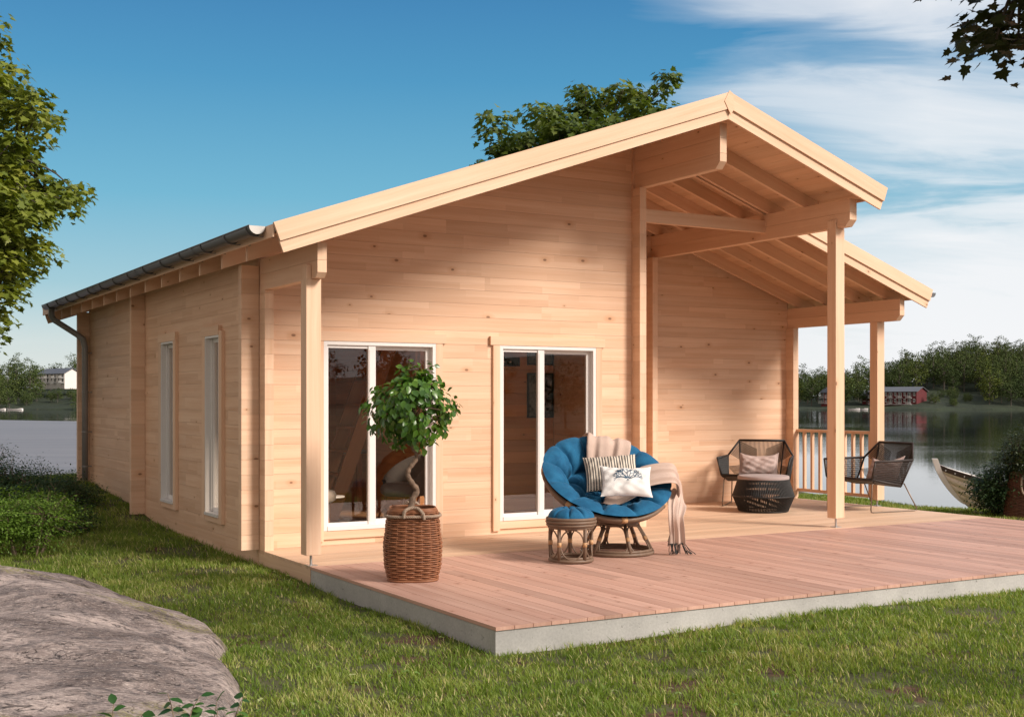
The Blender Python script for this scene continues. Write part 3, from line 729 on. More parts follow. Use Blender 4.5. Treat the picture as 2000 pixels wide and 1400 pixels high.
# ---- round rattan armchair
PC = at(1205, 11.60, 0); C0 = atv(1184, 934, 11.62)
N0 = (RT*.17+UP*.83-FW*.53).normalized(); A0 = (RT-N0*RT.dot(N0)).normalized(); B0 = N0.cross(A0); RR = .59; DEP = .375
pap = empty('round_armchair', tuple(PC), 'round rattan bowl chair with a tufted blue velvet cushion, in front of the patio doors', 'armchair')
def bowl(s, ph, h=0.):
    r = RR*s; p = C0+A0*(r*math.cos(ph))+B0*(r*math.sin(ph))-N0*(DEP*(1-s*s))
    nb = (N0*RR - (A0*math.cos(ph)+B0*math.sin(ph))*(2*DEP*s)).normalized()
    return p+nb*h
mb = MB(); mb.ring(C0-N0*.022, N0, RR+.006, .024, 90, 10); mb.ring(C0-N0*.068, N0, RR-.016, .015, 90, 8)
mb.ring(bowl(.62, 0, 0)*0+C0-N0*(DEP*(1-.62**2)+.02), N0, RR*.62, .014, 60, 8); mb.ring(C0-N0*(DEP*(1-.33**2)+.02), N0, RR*.33, .014, 50, 8)
for k in range(14):
    ph = 2*math.pi*k/14+.1; mb.tube([bowl(s/8, ph, -.018) for s in range(0, 9)], .011, 7)
mb.build('bowl_frame', M['rattan'], pap, smooth=True)
mb = MB(); G = [[bowl(s/14, 2*math.pi*j/60, -.004) for j in range(60)] for s in range(1, 15)]; G2 = [[bowl(s/14, 2*math.pi*j/60, -.010) for j in range(60)] for s in range(14, 0, -1)]
mb.grid(G+G2, closed_v=True); mb.build('bowl_webbing', M['brownrope'], pap, smooth=True)
for k in range(7):
    ph = 2*math.pi*k/7+.45; c = C0-N0*.022+(A0*math.cos(ph)+B0*math.sin(ph))*(RR+.006); t = -A0*math.sin(ph)+B0*math.cos(ph)
    mb = MB(); mb.tube([c-t*.028, c+t*.028], .0275, 10); mb.build('binding', M['binding'], pap, smooth=True)
bands = [(0, .30, 5, 0.), (.30, .66, 8, .3), (.66, 1.06, 12, .12)]
def cush(s, ph):
    for a, b, k, o in bands:
        if s <= b or b > 1:
            t = min(max((s-a)/(b-a), 0), 1); q = ((ph+o)*k/(2*math.pi)) % 1
            ft = max(0, 1-abs(2*t-1)**2.6)**.62 if a > 0 else (max(0, 1-abs(t)**3.2)**.5)
            fq = max(0, 1-abs(2*q-1)**4.2)**.5
            fq = 1-(1-fq)*(.35+.65*min(1, t*1.5+.3)) if a == 0 else fq
            base = .030 if b < 1 else .022*min(1, (1.06-s)/.12)**.5 if s < 1.06 else 0
            wr = .004*math.sin(ph*23+s*31)*math.sin(s*19+ph*7)
            return base + (.118+wr*2)*ft*(.12+.88*fq)
    return 0
mb = MB(); ns, nph = 74, 288
mb.grid([[bowl((1.06*i/ns+1e-4)*(1-.018*max(0, 1.06*i/ns-.7)/.36*abs(2*(((2*math.pi*j/nph+.12)*12/(2*math.pi))%1)-1)**5), 2*math.pi*j/nph, max(.001, cush(1.06*i/ns+1e-4, 2*math.pi*j/nph))) for j in range(nph)] for i in range(ns+1)], closed_v=True)
cu = mb.build('cushion', M['velvet'], pap, smooth=True)
# stand
def stand(c, zt, rt, zb, rb, nleg, parent, tr=.017, rot=.3, ovals=False, tuber=.008):
    c = Vector(c)
    for z_, r_, t_ in ((zt, rt, tr), (zb, rb, tr), (zb+tr*1.5, rb-.012, tr*.8)): mb = MB(); mb.ring(c+UP*z_, UP, r_, t_, 60, 8); mb.build('stand_ring', M['rattan'], parent, smooth=True)
    for k in range(nleg):
        a = 2*math.pi*k/nleg+rot; e = Vector((math.cos(a), math.sin(a), 0)); p0 = c+e*rt+UP*zt; p1 = c+e*rb+UP*(zb+.01)
        l = MB(); l.tube([p0, p0.lerp(p1, .5)+e*.004, p1], .0165, 8); l.build('leg', M['rattan'], parent, smooth=True)
        m_ = p0.lerp(p1, .52); d = (p1-p0).normalized(); bd = MB(); bd.tube([m_-d*.02, m_+d*.02], .0205, 8); bd.build('binding', M['binding'], parent, smooth=True)
    ov = MB()
    for k in range(nleg):
        a0 = 2*math.pi*k/nleg+rot; a1 = a0+2*math.pi/nleg; pts = []
        for i in range(36):
            t = 2*math.pi*i/36; x = math.cos(t); y = math.sin(t); pw = 1.0 if ovals else .55
            x = math.copysign(abs(x)**pw, x); y = math.copysign(abs(y)**pw, y)
            zz = .5+.45*y; aa = a0+(a1-a0)*(.5+.46*x); rr_ = rt+(rb-rt)*(1-zz)-.004
            pts.append(c+Vector((math.cos(aa)*rr_, math.sin(aa)*rr_, zb+(zt-zb)*zz)))
        ov.tube(pts, tuber, 6, True)
    ov.build('loop_trim', M['rattan'], parent, smooth=True)
stand(PC, .285, .19, .018, .335, 6, pap)
mb = MB(); 
for k in range(3):
    a = k*2.1+.4; e = Vector((math.cos(a), math.sin(a), 0)); mb.tube([PC+e*.19+UP*.285, PC+e*.10+UP*.315, PC-e*.02+UP*.33], .012, 7)
mb.ring(PC+UP*.318, UP, .13, .014, 40, 8); mb.build('swivel_ring', M['rattan'], pap, smooth=True)
# ---- pillows on it
Cw = atv(1223, 940, 11.24)
o, pf = pillow('pillow', Cw, RT*1.0-UP*.02, UP*.80+FW*.58, .475, .335, .13, M['white_cotton'], 'white cushion printed with a blue coral, in front on the round blue chair', 'pillow', seed=3, pinch=.09, sag=.03)
pr = MB(); rr = random.Random(5)
def branch(u, v, ang, ln, wd, dep):
    pts = []; a = ang; x, y = u, v; k = 4
    for i in range(k+1):
        p = pf(x, y, 1); nn = (pf(x+.01, y, 1)-p).cross(pf(x, y+.01, 1)-p).normalized(); pts.append((p+nn*.0015, nn))
        if i < k: a += rr.uniform(-.22, .22); x += math.cos(a)*ln/k; y += math.sin(a)*ln/k*1.35
    for i in range(k):
        (p, n1), (q, n2) = pts[i], pts[i+1]; d = (q-p).normalized(); s1 = n1.cross(d)*wd*(1-.5*i/k); s2 = n2.cross(d)*wd*(1-.5*(i+1)/k)
        pr.face([p-s1, q-s2, q+s2, p+s1])
    if dep > 0:
        for s in (-1, 1): branch(x, y, a+s*rr.uniform(.28, .55), ln*rr.uniform(.62, .8), wd*.72, dep-1)
        if rr.random() < .5: branch(x, y, a+rr.uniform(-.15, .15), ln*.7, wd*.7, dep-1)
for k in range(9):
    a = math.pi*(.04+.92*k/8); branch(.04+.05*math.cos(a), -.02+.03*math.sin(a), a, .225, .0046, 3)
for k in range(3): branch(.04, -.04, -math.pi/2+(-.25+.25*k), .10, .003, 0)
cp = pr.build('coral_print', M['navy'], o)
pillow('pillow', atv(1194, 923, 11.52), RT*1.0+UP*.07, UP*.72+FW*.69+RT*(-.10), .50, .42, .14, M['stripes'], 'black and cream striped cushion tucked behind the white coral cushion', 'pillow', seed=8, pinch=.06)
# ---- throw
def ribbon(mb, path, lat, wid, folds, nw=30, seed=1, drop=None):
    rr = random.Random(seed); ph = [rr.random()*6 for _ in range(5)]; G = []; P = [Vector(p) for p in path]
    # densify with catmull-rom
    D = []; 
    for i in range(len(P)-1):
        p0, p1, p2, p3 = P[max(i-1, 0)], P[i], P[i+1], P[min(i+2, len(P)-1)]
        for q in range(7):
            t = q/7; D.append((.5*((2*p1)+(p2-p0)*t+(2*p0-5*p1+4*p2-p3)*t*t+(3*p1-p0-3*p2+p3)*t**3), i+t))
    D.append((P[-1], len(P)-1.))
    for i, (p, s) in enumerate(D):
        a = D[max(i-1, 0)][0]; b = D[min(i+1, len(D)-1)][0]; tn = (b-a).normalized(); k = int(min(s, len(P)-1.001)); f = s-k
        l = (Vector(lat[k])*(1-f)+Vector(lat[k+1])*f).normalized(); l = (l-tn*l.dot(tn)).normalized(); nn = l.cross(tn)
        wd = wid[k]*(1-f)+wid[k+1]*f; fo = folds[k]*(1-f)+folds[k+1]*f; row = []
        for j in range(nw+1):
            u = -1+2*j/nw; h = fo*(math.sin(u*8.2+ph[0]+.2*s)+.55*math.sin(u*14+ph[1]-.3*s)+.3*math.sin(u*3+ph[2]))
            row.append(p+l*(u*wd/2+fo*.5*math.sin(u*8+ph[3]))+nn*h)
        G.append(row)
    mb.grid(G); return G
th = empty('throw_blanket', tuple(PC), 'beige wool throw with black tassels draped over the back and side of the round chair', 'blanket')
mb = MB(); x = .01
def ins(s, ph, h): return bowl(s, ph, h)
p90 = math.radians(86)
ribbon(mb, [C0+B0*(RR+.085)-N0*.20+A0*x, C0+B0*(RR+.085)-N0*.05+A0*x, ins(1.06, p90, .10), ins(1.0, p90, .205), ins(.88, p90, .235), ins(.72, p90, .23), ins(.52, p90, .215), ins(.3, p90, .20)], [A0]*8, [.36, .40, .42, .43, .42, .38, .33, .28], [.010, .012, .012, .013, .013, .013, .013, .012], seed=2)
q0 = math.radians(-4); dn = C0+A0*(RR+.105)
hang = at(1320, 11.45, 0)
ribbon(mb, [ins(.18, q0, .22), ins(.45, q0-.25, .22), ins(.72, q0-.12, .235), ins(.92, q0, .245), C0+A0*(RR+.02)+N0*.165, dn+N0*.03, dn-UP*.07+RT*.008, Vector((hang.x, hang.y, .38)), Vector((hang.x, hang.y, .20))+RT*.012, Vector((hang.x, hang.y, .10))+RT*.012],
       [B0, B0, B0, B0, B0, B0-FW*.0, FW*.7+RT*.35, FW*.5+RT*.8, FW*.3+RT, FW*.3+RT], [.36, .36, .34, .32, .30, .27, .22, .15, .135, .15], [.013, .014, .014, .014, .013, .013, .013, .012, .014, .014], seed=4)
o = mb.build('blanket', M['throw'], th, smooth=True); md = o.modifiers.new('solid', 'SOLIDIFY'); md.thickness = .005
mb = MB(); rr = random.Random(9)
for k in range(26):
    u = -.5+k/25.; p = Vector((hang.x, hang.y, .11))+RT*(.012+u*.145)+FW*(u*.05+rr.uniform(-.01, .01)); d = RT*rr.uniform(-.02, .03)-FW*rr.uniform(-.01, .02)
    e = p+d-UP*rr.uniform(.085, .105)
    if k > 18: e = Vector((p.x, p.y, .008))+RT*rr.uniform(.02, .11)-FW*.01
    mb.tube([p, p.lerp(e, .5)+RT*rr.uniform(-.006, .006)-UP*.01, e if e.z > .004 else Vector((e.x, e.y, .006))], [.0035, .003, .0045], 5)
for k in range(8):
    p = Vector((hang.x, hang.y, .19))+RT*(-.056)+FW*.0-UP*(k*.006); mb.tube([p, p+RT*rr.uniform(-.02, .0)-UP*rr.uniform(.05, .08)], .003, 5)
mb.build('tassels', M['black'], th)
# ---- rattan stool
SCn = at(1115.5, 11.0, 0); st = empty('rattan_stool', tuple(SCn), 'small round rattan stool with a tufted blue velvet seat, left of the round chair', 'stool')
stand(SCn, .315, .195, .02, .190, 5, st, .016, 1.05, True, .007)
mb = MB()
for z, r_ in ((.335, .212), (.362, .218), (.388, .214)): mb.ring(SCn+UP*z, UP, r_, .0145, 60, 8)
mb.lathe(SCn, [(.01, .38), (.205, .38), (.205, .37), (.01, .37)], 40); mb.build('seat_ring', M['rattan'], st, smooth=True)
mb = MB(); G = []
for i in range(33):
    s = i/32; row = []
    for j in range(160):
        ph = 2*math.pi*j/160; q = (ph*9/(2*math.pi)+.2) % 1; fq = (1-abs(2*q-1)**4)**.5; cz = max(0, 1-abs(s)**3.5)**.5
        h = .105*cz*(.42+.58*(fq*min(1, s*2.4)+(1-min(1, s*2.4))*.0))*(.35+.65*min(1, s*2.6)); row.append(SCn+Vector((math.cos(ph)*.205*s*(1+.03*fq*s), math.sin(ph)*.205*s*(1+.03*fq*s), .385+h)))
    G.append(row)
mb.grid(G, closed_v=True); mb.build('cushion', M['velvet'], st, smooth=True)

# ---- woven baskets
def basket(c, H, prof, npow, rot, name, label, wm, rows, stakes, rope=True, seed=1, handles=()):
    c = Vector(c); b = empty(name, tuple(c), label, 'basket'); rr = random.Random(seed)
    def rad(z):
        t = z/H*(len(prof)-1); i = min(int(t), len(prof)-2); f = t-i; f = f*f*(3-2*f); return prof[i]*(1-f)+prof[i+1]*f
    def pt(a, z, e=0.):
        ca, sa = math.cos(a), math.sin(a); k = (abs(ca)**npow+abs(sa)**npow)**(-1/npow); r_ = rad(z)*k+e
        x, y = ca*r_, sa*r_; return c+Vector((x*math.cos(rot)-y*math.sin(rot), x*math.sin(rot)+y*math.cos(rot), z))
    mb = MB(); pitch = H/rows
    for i in range(rows):
        z = pitch*(i+.5); P = []
        for j in range(stakes*6):
            a = 2*math.pi*j/(stakes*6); P.append(pt(a, z+.0012*math.sin(a*3+i), .0062*math.cos(stakes*a/1.0*.5+math.pi*i)))
        mb.tube(P, pitch*.46, 5, True, r=rr.random())
    wv = mb.build('weave', wm, b, smooth=True)
    mb = MB()
    for j in range(stakes):
        a = 2*math.pi*(j+.5)/stakes; mb.tube([pt(a, z, 0) for z in np.linspace(.002, H, 10)], .0052, 5)
    mb.ring(c+UP*.008, UP, rad(0)*.98, .01, 50, 6) if npow < 2.2 else mb.tube([pt(2*math.pi*j/70, .009, .004) for j in range(70)], .010, 6, True)
    for q in range(3): mb.tube([pt(2*math.pi*j/80, H+.004+q*.009, -.002-.006*q) for j in range(80)], .0075, 6, True)
    mb.build('stakes', wm, b, smooth=True)
    mb = MB(); mb.grid([[pt(2*math.pi*j/60, z, -.012) for j in range(60)] for z in np.linspace(.005, H, 14)], closed_v=True); mb.build('lining', M['brownrope'], b, smooth=True)
    mb = MB(); G = []
    for i in range(10):
        G.append([pt(2*math.pi*j/40, H-.035, 0).lerp(c+UP*(H-.02), 1-i/9)+UP*rr.uniform(-.006, .008) for j in range(40)])
    mb.grid(G, closed_v=True); mb.build('soil', M['soil'], b)
    if handles:
        for hp in handles:
            hb = MB(); P = [Vector(p) for p in hp]; D = []
            for i in range(len(P)-1):
                p0, p1, p2, p3 = P[max(i-1, 0)], P[i], P[i+1], P[min(i+2, len(P)-1)]
                for q in range(8):
                    t = q/8; D.append(.5*((2*p1)+(p2-p0)*t+(2*p0-5*p1+4*p2-p3)*t*t+(3*p1-p0-3*p2+p3)*t**3))
            D.append(P[-1]); twist(hb, D, .0145); hb.build('rope_handle', M['rope'], b, smooth=True)
    return b, pt
def twist(mb, D, R_, strands=3):
    """laid rope: strands wound round the centre line"""
    D = [Vector(d) for d in D]; ln = [0]
    for i in range(1, len(D)): ln.append(ln[-1]+(D[i]-D[i-1]).length)
    n_ = max(8, int(ln[-1]/.006)); pts = []; j = 0
    for i in range(n_+1):
        s = ln[-1]*i/n_
        while j < len(ln)-2 and ln[j+1] < s: j += 1
        f = (s-ln[j])/max(1e-6, ln[j+1]-ln[j]); pts.append((D[j].lerp(D[j+1], f), (D[j+1]-D[j]).normalized(), s))
    for k in range(strands):
        P = []
        for p, t, s in pts:
            u = t.orthogonal() if False else (UP-t*UP.dot(t)); u = u.normalized() if u.length > .1 else t.orthogonal().normalized(); v = t.cross(u)
            a = s/.05*2*math.pi+2*math.pi*k/strands; P.append(p+(u*math.cos(a)+v*math.sin(a))*R_*.5)
        mb.tube(P, R_*.56, 5)
def soil():
    m, n = mat('potting_soil'); b = n.noise(n.add('ShaderNodeTexCoord').outputs['Object'], 60, 4, .7)
    n.principled(Base_Color=n.mix(b, (.02, .012, .008), (.08, .05, .03)), Roughness=.95, Normal=n.bump(b, 1., .02)); return m
M['soil'] = soil()
BC = at(806, 9.93, 0); rotb = -YAW+.12
tmp = BC
def bp(a, z, e): 
    return None
hh = .555
bk, bpt = basket(BC, hh, [.196, .222, .228, .212, .196], 3.2, rotb, 'wicker_basket', 'tall brown wicker basket planter with a rope rim, near the left end of the terrace', M['wicker'], 32, 22, seed=2)
mb = MB(); ringp = [bpt(2*math.pi*j/80, hh-.035, .022) for j in range(81)]; twist(mb, ringp, .013); mb.build('rope_ring', M['rope'], bk, smooth=True)
def hloop(a0, w_, hgt, out):
    return [bpt(a0-w_, hh-.045, .03), bpt(a0-w_*.9, hh+.01, .035), bpt(a0-w_*.5, hh+hgt*.9, out), bpt(a0, hh+hgt, out-.01), bpt(a0+w_*.5, hh+hgt*.85, out), bpt(a0+w_*.9, hh-.01, .036), bpt(a0+w_, hh-.06, .03)]
for a0, hg, ou in ((-1.45-.12, .035, .0), (1.6, .05, .0)):
    hb = MB(); P = [Vector(p) for p in hloop(a0, .34, hg, ou)]; D = []
    for i in range(len(P)-1):
        p0, p1, p2, p3 = P[max(i-1, 0)], P[i], P[i+1], P[min(i+2, len(P)-1)]
        for q in range(8):
            t = q/8; D.append(.5*((2*p1)+(p2-p0)*t+(2*p0-5*p1+4*p2-p3)*t*t+(3*p1-p0-3*p2+p3)*t**3))
    twist(hb, D, .0145); hb.build('rope_handle', M['rope'], bk, smooth=True)
B2 = at(2006, 16.6, -.15)
bk2, bpt2 = basket(B2, .60, [.285, .27, .25, .225, .20], 2.6, .3, 'wicker_basket', 'dark wicker basket planter with a pale rope handle, on the grass at the right edge', M['wicker2'], 34, 26, seed=4)
hb = MB(); a0 = -YAW-math.pi/2-.3-.42
P = [bpt2(a0+d, z, .02) for d, z in ((-.28, .56), (-.27, .44), (-.16, .35), (0, .33), (.16, .35), (.27, .44), (.28, .56))]; D = []
for i in range(len(P)-1):
    p0, p1, p2, p3 = P[max(i-1, 0)], P[i], P[i+1], P[min(i+2, len(P)-1)]
    for q in range(8):
        t = q/8; D.append(.5*((2*p1)+(p2-p0)*t+(2*p0-5*p1+4*p2-p3)*t*t+(3*p1-p0-3*p2+p3)*t**3))
twist(hb, D, .014); hb.build('rope_handle', M['rope'], bk2, smooth=True)

# ---- rope lounge chairs
def lounge(loc, rz, label, rm, lm):
    """local: sits facing -y"""
    ch = empty('rope_armchair', (0, 0, 0), label, 'armchair', 'rope armchairs on the porch')
    fr = .012; ro = .0054
    V_ = {'sfl': (-.43, -.37, .43), 'sfr': (.43, -.37, .43), 'sml': (-.42, .13, .335), 'smr': (.42, .13, .335), 'sbl': (-.27, .30, .37), 'sbr': (.27, .30, .37),
          'al': (-.485, -.36, .655), 'ar': (.485, -.36, .655), 'cl': (-.45, .30, .665), 'cr': (.45, .30, .665), 'tl': (-.31, .44, .875), 'tr': (.31, .44, .875)}
    V_ = {k: Vector(v) for k, v in V_.items()}
    def edge(mb, a, b, r=fr): mb.tube([V_[a], V_[b]], r, 8)
    f = MB()
    for a, b in (('sfl', 'sfr'), ('sfl', 'sml'), ('sfr', 'smr'), ('sml', 'sbl'), ('smr', 'sbr'), ('sbl', 'sbr'), ('sfl', 'al'), ('sfr', 'ar'), ('al', 'cl'), ('ar', 'cr'), ('cl', 'tl'), ('cr', 'tr'), ('tl', 'tr'), ('sml', 'cl'), ('smr', 'cr')): edge(f, a, b, .013 if a != 'tl' else .016)
    for k, v in V_.items(): f.lathe(v, [(.001, -.013), (.010, -.009), (.0135, 0), (.010, .009), (.001, .013)], 8)
    f.build('frame', rm, ch, smooth=True, keep=False)
    def ropes(mb, a, b, c, d, n_, r=ro, bow=0.):
        """n ropes from edge a-b to edge c-d"""
        for i in range(n_):
            t = (i+.5)/n_; p = V_[a].lerp(V_[b], t) if isinstance(a, str) else a.lerp(b, t); q = (V_[c].lerp(V_[d], t) if isinstance(c, str) else c.lerp(d, t))
            mb.tube([p, p.lerp(q, .5)+Vector((0, bow, 0)), q], r, 5, cap=False)
    b = MB()
    ropes(b, 'tl', 'tr', 'sbl', 'sbr', 34, bow=.02)                         # back, upright ropes
    Lm = V_['cl'].lerp(V_['tl'], .12); Lt = V_['cl'].lerp(V_['tl'], .95); Rm = V_['cr'].lerp(V_['tr'], .12); Rt_ = V_['cr'].lerp(V_['tr'], .95)
    l0, l1 = V_['sbl'].lerp(V_['tl'], .62)+Vector((0, .015, 0)), V_['tl']; r0, r1 = V_['sbr'].lerp(V_['tr'], .62)+Vector((0, .015, 0)), V_['tr']
    # side fans of the back: from the slanted edges in to the uprights
    ul, ut = V_['tl'].lerp(V_['sbl'], .05), V_['tl'].lerp(V_['sbl'], .55)
    ropes(b, Lt, Lm, ul, ut, 12); ur, utr = V_['tr'].lerp(V_['sbr'], .05), V_['tr'].lerp(V_['sbr'], .55); ropes(b, Rt_, Rm, ur, utr, 12)
    ropes(b, V_['cl'].lerp(V_['sml'], .45), V_['sml'].lerp(V_['sbl'], .7), V_['tl'].lerp(V_['sbl'], .68), V_['sbl'], 10)
    ropes(b, V_['cr'].lerp(V_['smr'], .45), V_['smr'].lerp(V_['sbr'], .7), V_['tr'].lerp(V_['sbr'], .68), V_['sbr'], 10)
    # crossing diagonal ropes
    for i in range(12):
        t = .04+.50*i/11; p = V_['tl'].lerp(V_['sbl'], t); q = V_['tr'].lerp(V_['sbr'], min(1, t+.52)); mid = p.lerp(q, .42)+Vector((0, .006, 0)); b.tube([p, mid], ro, 5, cap=False)
        p2 = V_['tr'].lerp(V_['sbr'], t); q2 = V_['tl'].lerp(V_['sbl'], min(1, t+.52)); b.tube([p2, p2.lerp(q2, .42)+Vector((0, .006, 0))], ro, 5, cap=False)
    b.tube([V_['tl'], V_['sbl']], .011, 6); b.tube([V_['tr'], V_['sbr']], .011, 6)
    b.build('backrest', rm, ch, smooth=True, keep=False)
    for s in 'lr':
        a = MB(); al, cl, sm = 'a'+s, 'c'+s, 'sm'+s
        sf = 'sf'+s; ropes(a, V_[al], V_[cl], V_[sf], V_[sm], 30, .0050); ropes(a, V_[al], V_[sf], V_[cl], V_[sm], 12, .0050); a.tube([V_[al], V_[cl]], .016, 8)
        a.build('armrest', rm, ch, smooth=True, keep=False)
    s_ = MB(); ring = [V_[k] for k in ('sfl', 'sfr', 'smr', 'sbr', 'sbl', 'sml')]; ctr = Vector((0, -.03, .36))
    for lay, dz_ in ((1, .004), (-1, -.022)):
        for i in range(6):
            p, q = ring[i], ring[(i+1) % 6]; fcs = [p+UP*dz_, q+UP*dz_, ctr+UP*dz_]
            s_.face(fcs if lay > 0 else fcs[::-1])
    for i in range(6):
        p, q = ring[i], ring[(i+1) % 6]; s_.face([p-UP*.022, q-UP*.022, q+UP*.004, p+UP*.004])
    for i in range(34):
        t = (i+.5)/34; p = V_['sfl'].lerp(V_['sfr'], t); q = V_['sbl'].lerp(V_['sbr'], t); s_.tube([p+UP*.004, (p+q)/2-UP*.035*(1-abs(2*t-1)), q+UP*.004], .0045, 5)
    s_.build('seat', rm, ch, keep=False)
    for s in (-1, 1):
        l = MB(); x = s*.40; pts = [(s*.38, -.28, .41), (x, -.335, .36), (x+s*.015, -.37, .05), (x+s*.015, -.365, .015), (x+s*.015, -.33, .009), (x+s*.015, .36, .009), (x+s*.015, .395, .015), (x+s*.015, .40, .045), (s*.38, .22, .36), (s*.27, .20, .355)]
        l.tube(pts, .0085, 8); l.build('leg', lm, ch, smooth=True, keep=False)
    ch.location = loc; ch.rotation_euler = (0, 0, rz); return ch
# chair 1 against the porch wall, chair 2 by the railing
d1 = Vector((-.76, -.65)); c1 = Vector((7.54, 2.78, 0)); r1 = math.atan2(d1.y, d1.x)+math.pi/2
lounge(c1, r1, 'black rope lounge chair against the log wall, behind the round ottoman', M['blackrope'], M['bronze'])
d2 = Vector((-.995, .07)); c2 = Vector((8.36, 1.50, 0)); r2 = math.atan2(d2.y, d2.x)+math.pi/2
lounge(c2, r2, 'dark brown rope lounge chair beside the railing, partly behind the front post', M['brownrope'], M['bronze'])
def chair_pt(c, r, x, y, z): return c+Vector((x*math.cos(r)-y*math.sin(r), x*math.sin(r)+y*math.cos(r), z))
def chair_dir(r, x, y, z): return Vector((x*math.cos(r)-y*math.sin(r), x*math.sin(r)+y*math.cos(r), z))
pillow('pillow', chair_pt(c1, r1, -.01, .19, .55), chair_dir(r1, 1, 0, 0), chair_dir(r1, 0, .42, .9), .50, .33, .11, M['pinkish'], 'pale pink cushion on the black rope chair behind the ottoman', 'pillow', 'pale cushions on the rope chairs', 21, .022, .05, .16)
pillow('pillow', chair_pt(c2, r2, .10, .15, .545), chair_dir(r2, 1, .12, .08), chair_dir(r2, -.12, .50, .85), .50, .34, .13, M['pinkish'], 'pale pink cushion on the brown rope chair beside the railing', 'pillow', 'pale cushions on the rope chairs', 33, .022, .05, .18)
# ---- ottoman
OC = at(1491, 15.92, 0); ot = empty('round_ottoman', tuple(OC), 'black rope drum ottoman with a flat mauve pad, in front of the black rope chair', 'ottoman')
rt, rm_, rb = .325, .392, .312; zt, zm, zb = .415, .205, .012
mb = MB()
for z, r_ in ((zt, rt), (zm, rm_), (zb+.004, rb)): mb.ring(OC+UP*z, UP, r_, .010, 70, 7)
for k in range(8):
    a = 2*math.pi*k/8+.2; e = Vector((math.cos(a), math.sin(a), 0)); mb.tube([OC+e*(rt-.012)+UP*zt, OC+e*(rm_-.014)+UP*zm, OC+e*(rb-.01)+UP*zb], .008, 6)
mb.build('frame', M['blackrope'], ot, smooth=True)
mb = MB(); NR = 104
for k in range(NR):
    a = 2*math.pi*k/NR; e = Vector((math.cos(a), math.sin(a), 0)); a2 = a+.09; e2 = Vector((math.cos(a2), math.sin(a2), 0))
    mb.tube([OC+e*rt+UP*zt, OC+e2*rm_+UP*zm], .0084, 5, cap=False); mb.tube([OC+e2*rm_+UP*zm, OC+e*rb+UP*zb], .0076, 5, cap=False)
mb.build('rope_side', M['blackrope'], ot, smooth=True)
mb = MB(); mb.lathe(OC, [(.002, .412), (rt, .412), (rt+.004, .420), (rt+.006, .445), (rt+.002, .462), (rt-.02, .469), (.002, .474)], 60); mb.build('pad', M['padfab'], ot, smooth=True)

# ---- inside the cabin, seen through the doors
def armchair_in(x, y, rz, label, m):
    c = empty('armchair', (0, 0, 0), label, 'armchair', 'upholstered chairs inside the cabin'); mb = MB(); G = []
    for i in range(25):
        a = math.pi*(-.12+1.24*i/24); hgt = .46+.28*math.sin(math.pi*i/24)**.8; r0, r1_ = .25, .31
        G.append([Vector((math.cos(a)*r0, math.sin(a)*r0, .36)), Vector((math.cos(a)*(r0+.01), math.sin(a)*(r0+.01), hgt)), Vector((math.cos(a)*(r0+.03), math.sin(a)*(r0+.03), hgt+.015)), Vector((math.cos(a)*r1_, math.sin(a)*r1_, hgt)), Vector((math.cos(a)*(r1_-.04), math.sin(a)*(r1_-.04), .33)), Vector((math.cos(a)*.12, math.sin(a)*.12, .30))])
    mb.grid(G); mb.build('backrest', m, c, smooth=True, keep=False)
    mb = MB(); mb.lathe((0, -.02, 0), [(.01, .30), (.22, .30), (.26, .33), (.27, .38), (.25, .42), (.18, .44), (.01, .44)], 30); mb.build('seat', m, c, smooth=True, keep=False)
    for sx in (-1, 1):
        for sy in (-1, 1): l = MB(); l.tube([(sx*.15, sy*.15, .31), (sx*.23, sy*.23, .0)], [.017, .011], 8); l.build('leg', M['legwood'], c, smooth=True, keep=False)
    c.location = (x, y, .08); c.rotation_euler = (0, 0, rz)
M['legwood'] = wood('beech_legs', (.50, .22, .10), (.34, .14, .06), 0., lam=False); M['greige'] = cloth('greige_cloth', (.42, .36, .32)); M['greycloth'] = cloth('grey_bouclé', (.22, .20, .19))
armchair_in(.72, 1.95, 1.2, 'pale upholstered chair behind the left half of the left patio door', M['greige'])
armchair_in(2.02, 2.35, -1.35, 'grey upholstered chair behind the right half of the left patio door', M['greycloth'])
t = empty('side_table', (1.02, 2.15, .08), 'small round white side table inside the left patio door', 'table'); mb = MB(); mb.lathe((1.02, 2.15, .08), [(.01, .33), (.17, .33), (.175, .338), (.17, .346), (.01, .346)], 30); mb.build('tabletop', M['frame'], t, smooth=True)
mb = MB(); mb.tube([(1.02, 2.15, .08), (1.02, 2.15, .41)], .014, 8); mb.lathe((1.02, 2.15, .08), [(.01, .0), (.12, .0), (.11, .012), (.01, .02)], 24); mb.build('pedestal', M['steel'], t)
mb = MB(); mb.box(.25, 2.45, 1.62, 3.0, .081, .090); o = mb.build('rug', M['rugm'] if 'rugm' in M else cloth('dark_rug', (.34, .27, .24), 60, .6, .4)); tag(o, 'dark woven rug on the floor inside the left patio door', 'rug')
ld = empty('loft_ladder', (1.6, 3.0, .08), 'wooden loft ladder leaning inside the cabin, behind the left patio door', 'ladder')
for dy in (0, .5):
    mb = MB(); a = Vector((1.28, 2.75+dy, .08)); b = Vector((2.25, 2.75+dy, 2.70)); d = (b-a); hw = Vector((.085, 0, 0))
    mb.prism([a-hw, a+hw, b+hw, b-hw], (0, .035, 0), d); mb.build('side_rail', M['legwood'], ld)
for k in range(9):
    p = Vector((1.28, 2.785, .08)).lerp(Vector((2.25, 2.785, 2.70)), (k+1)/10); mb = MB(); mb.box(p.x-.09, p.x+.09, 2.786, 3.249, p.z-.014, p.z+.014, (0, 1, 0)); mb.build('step', M['legwood'], ld)
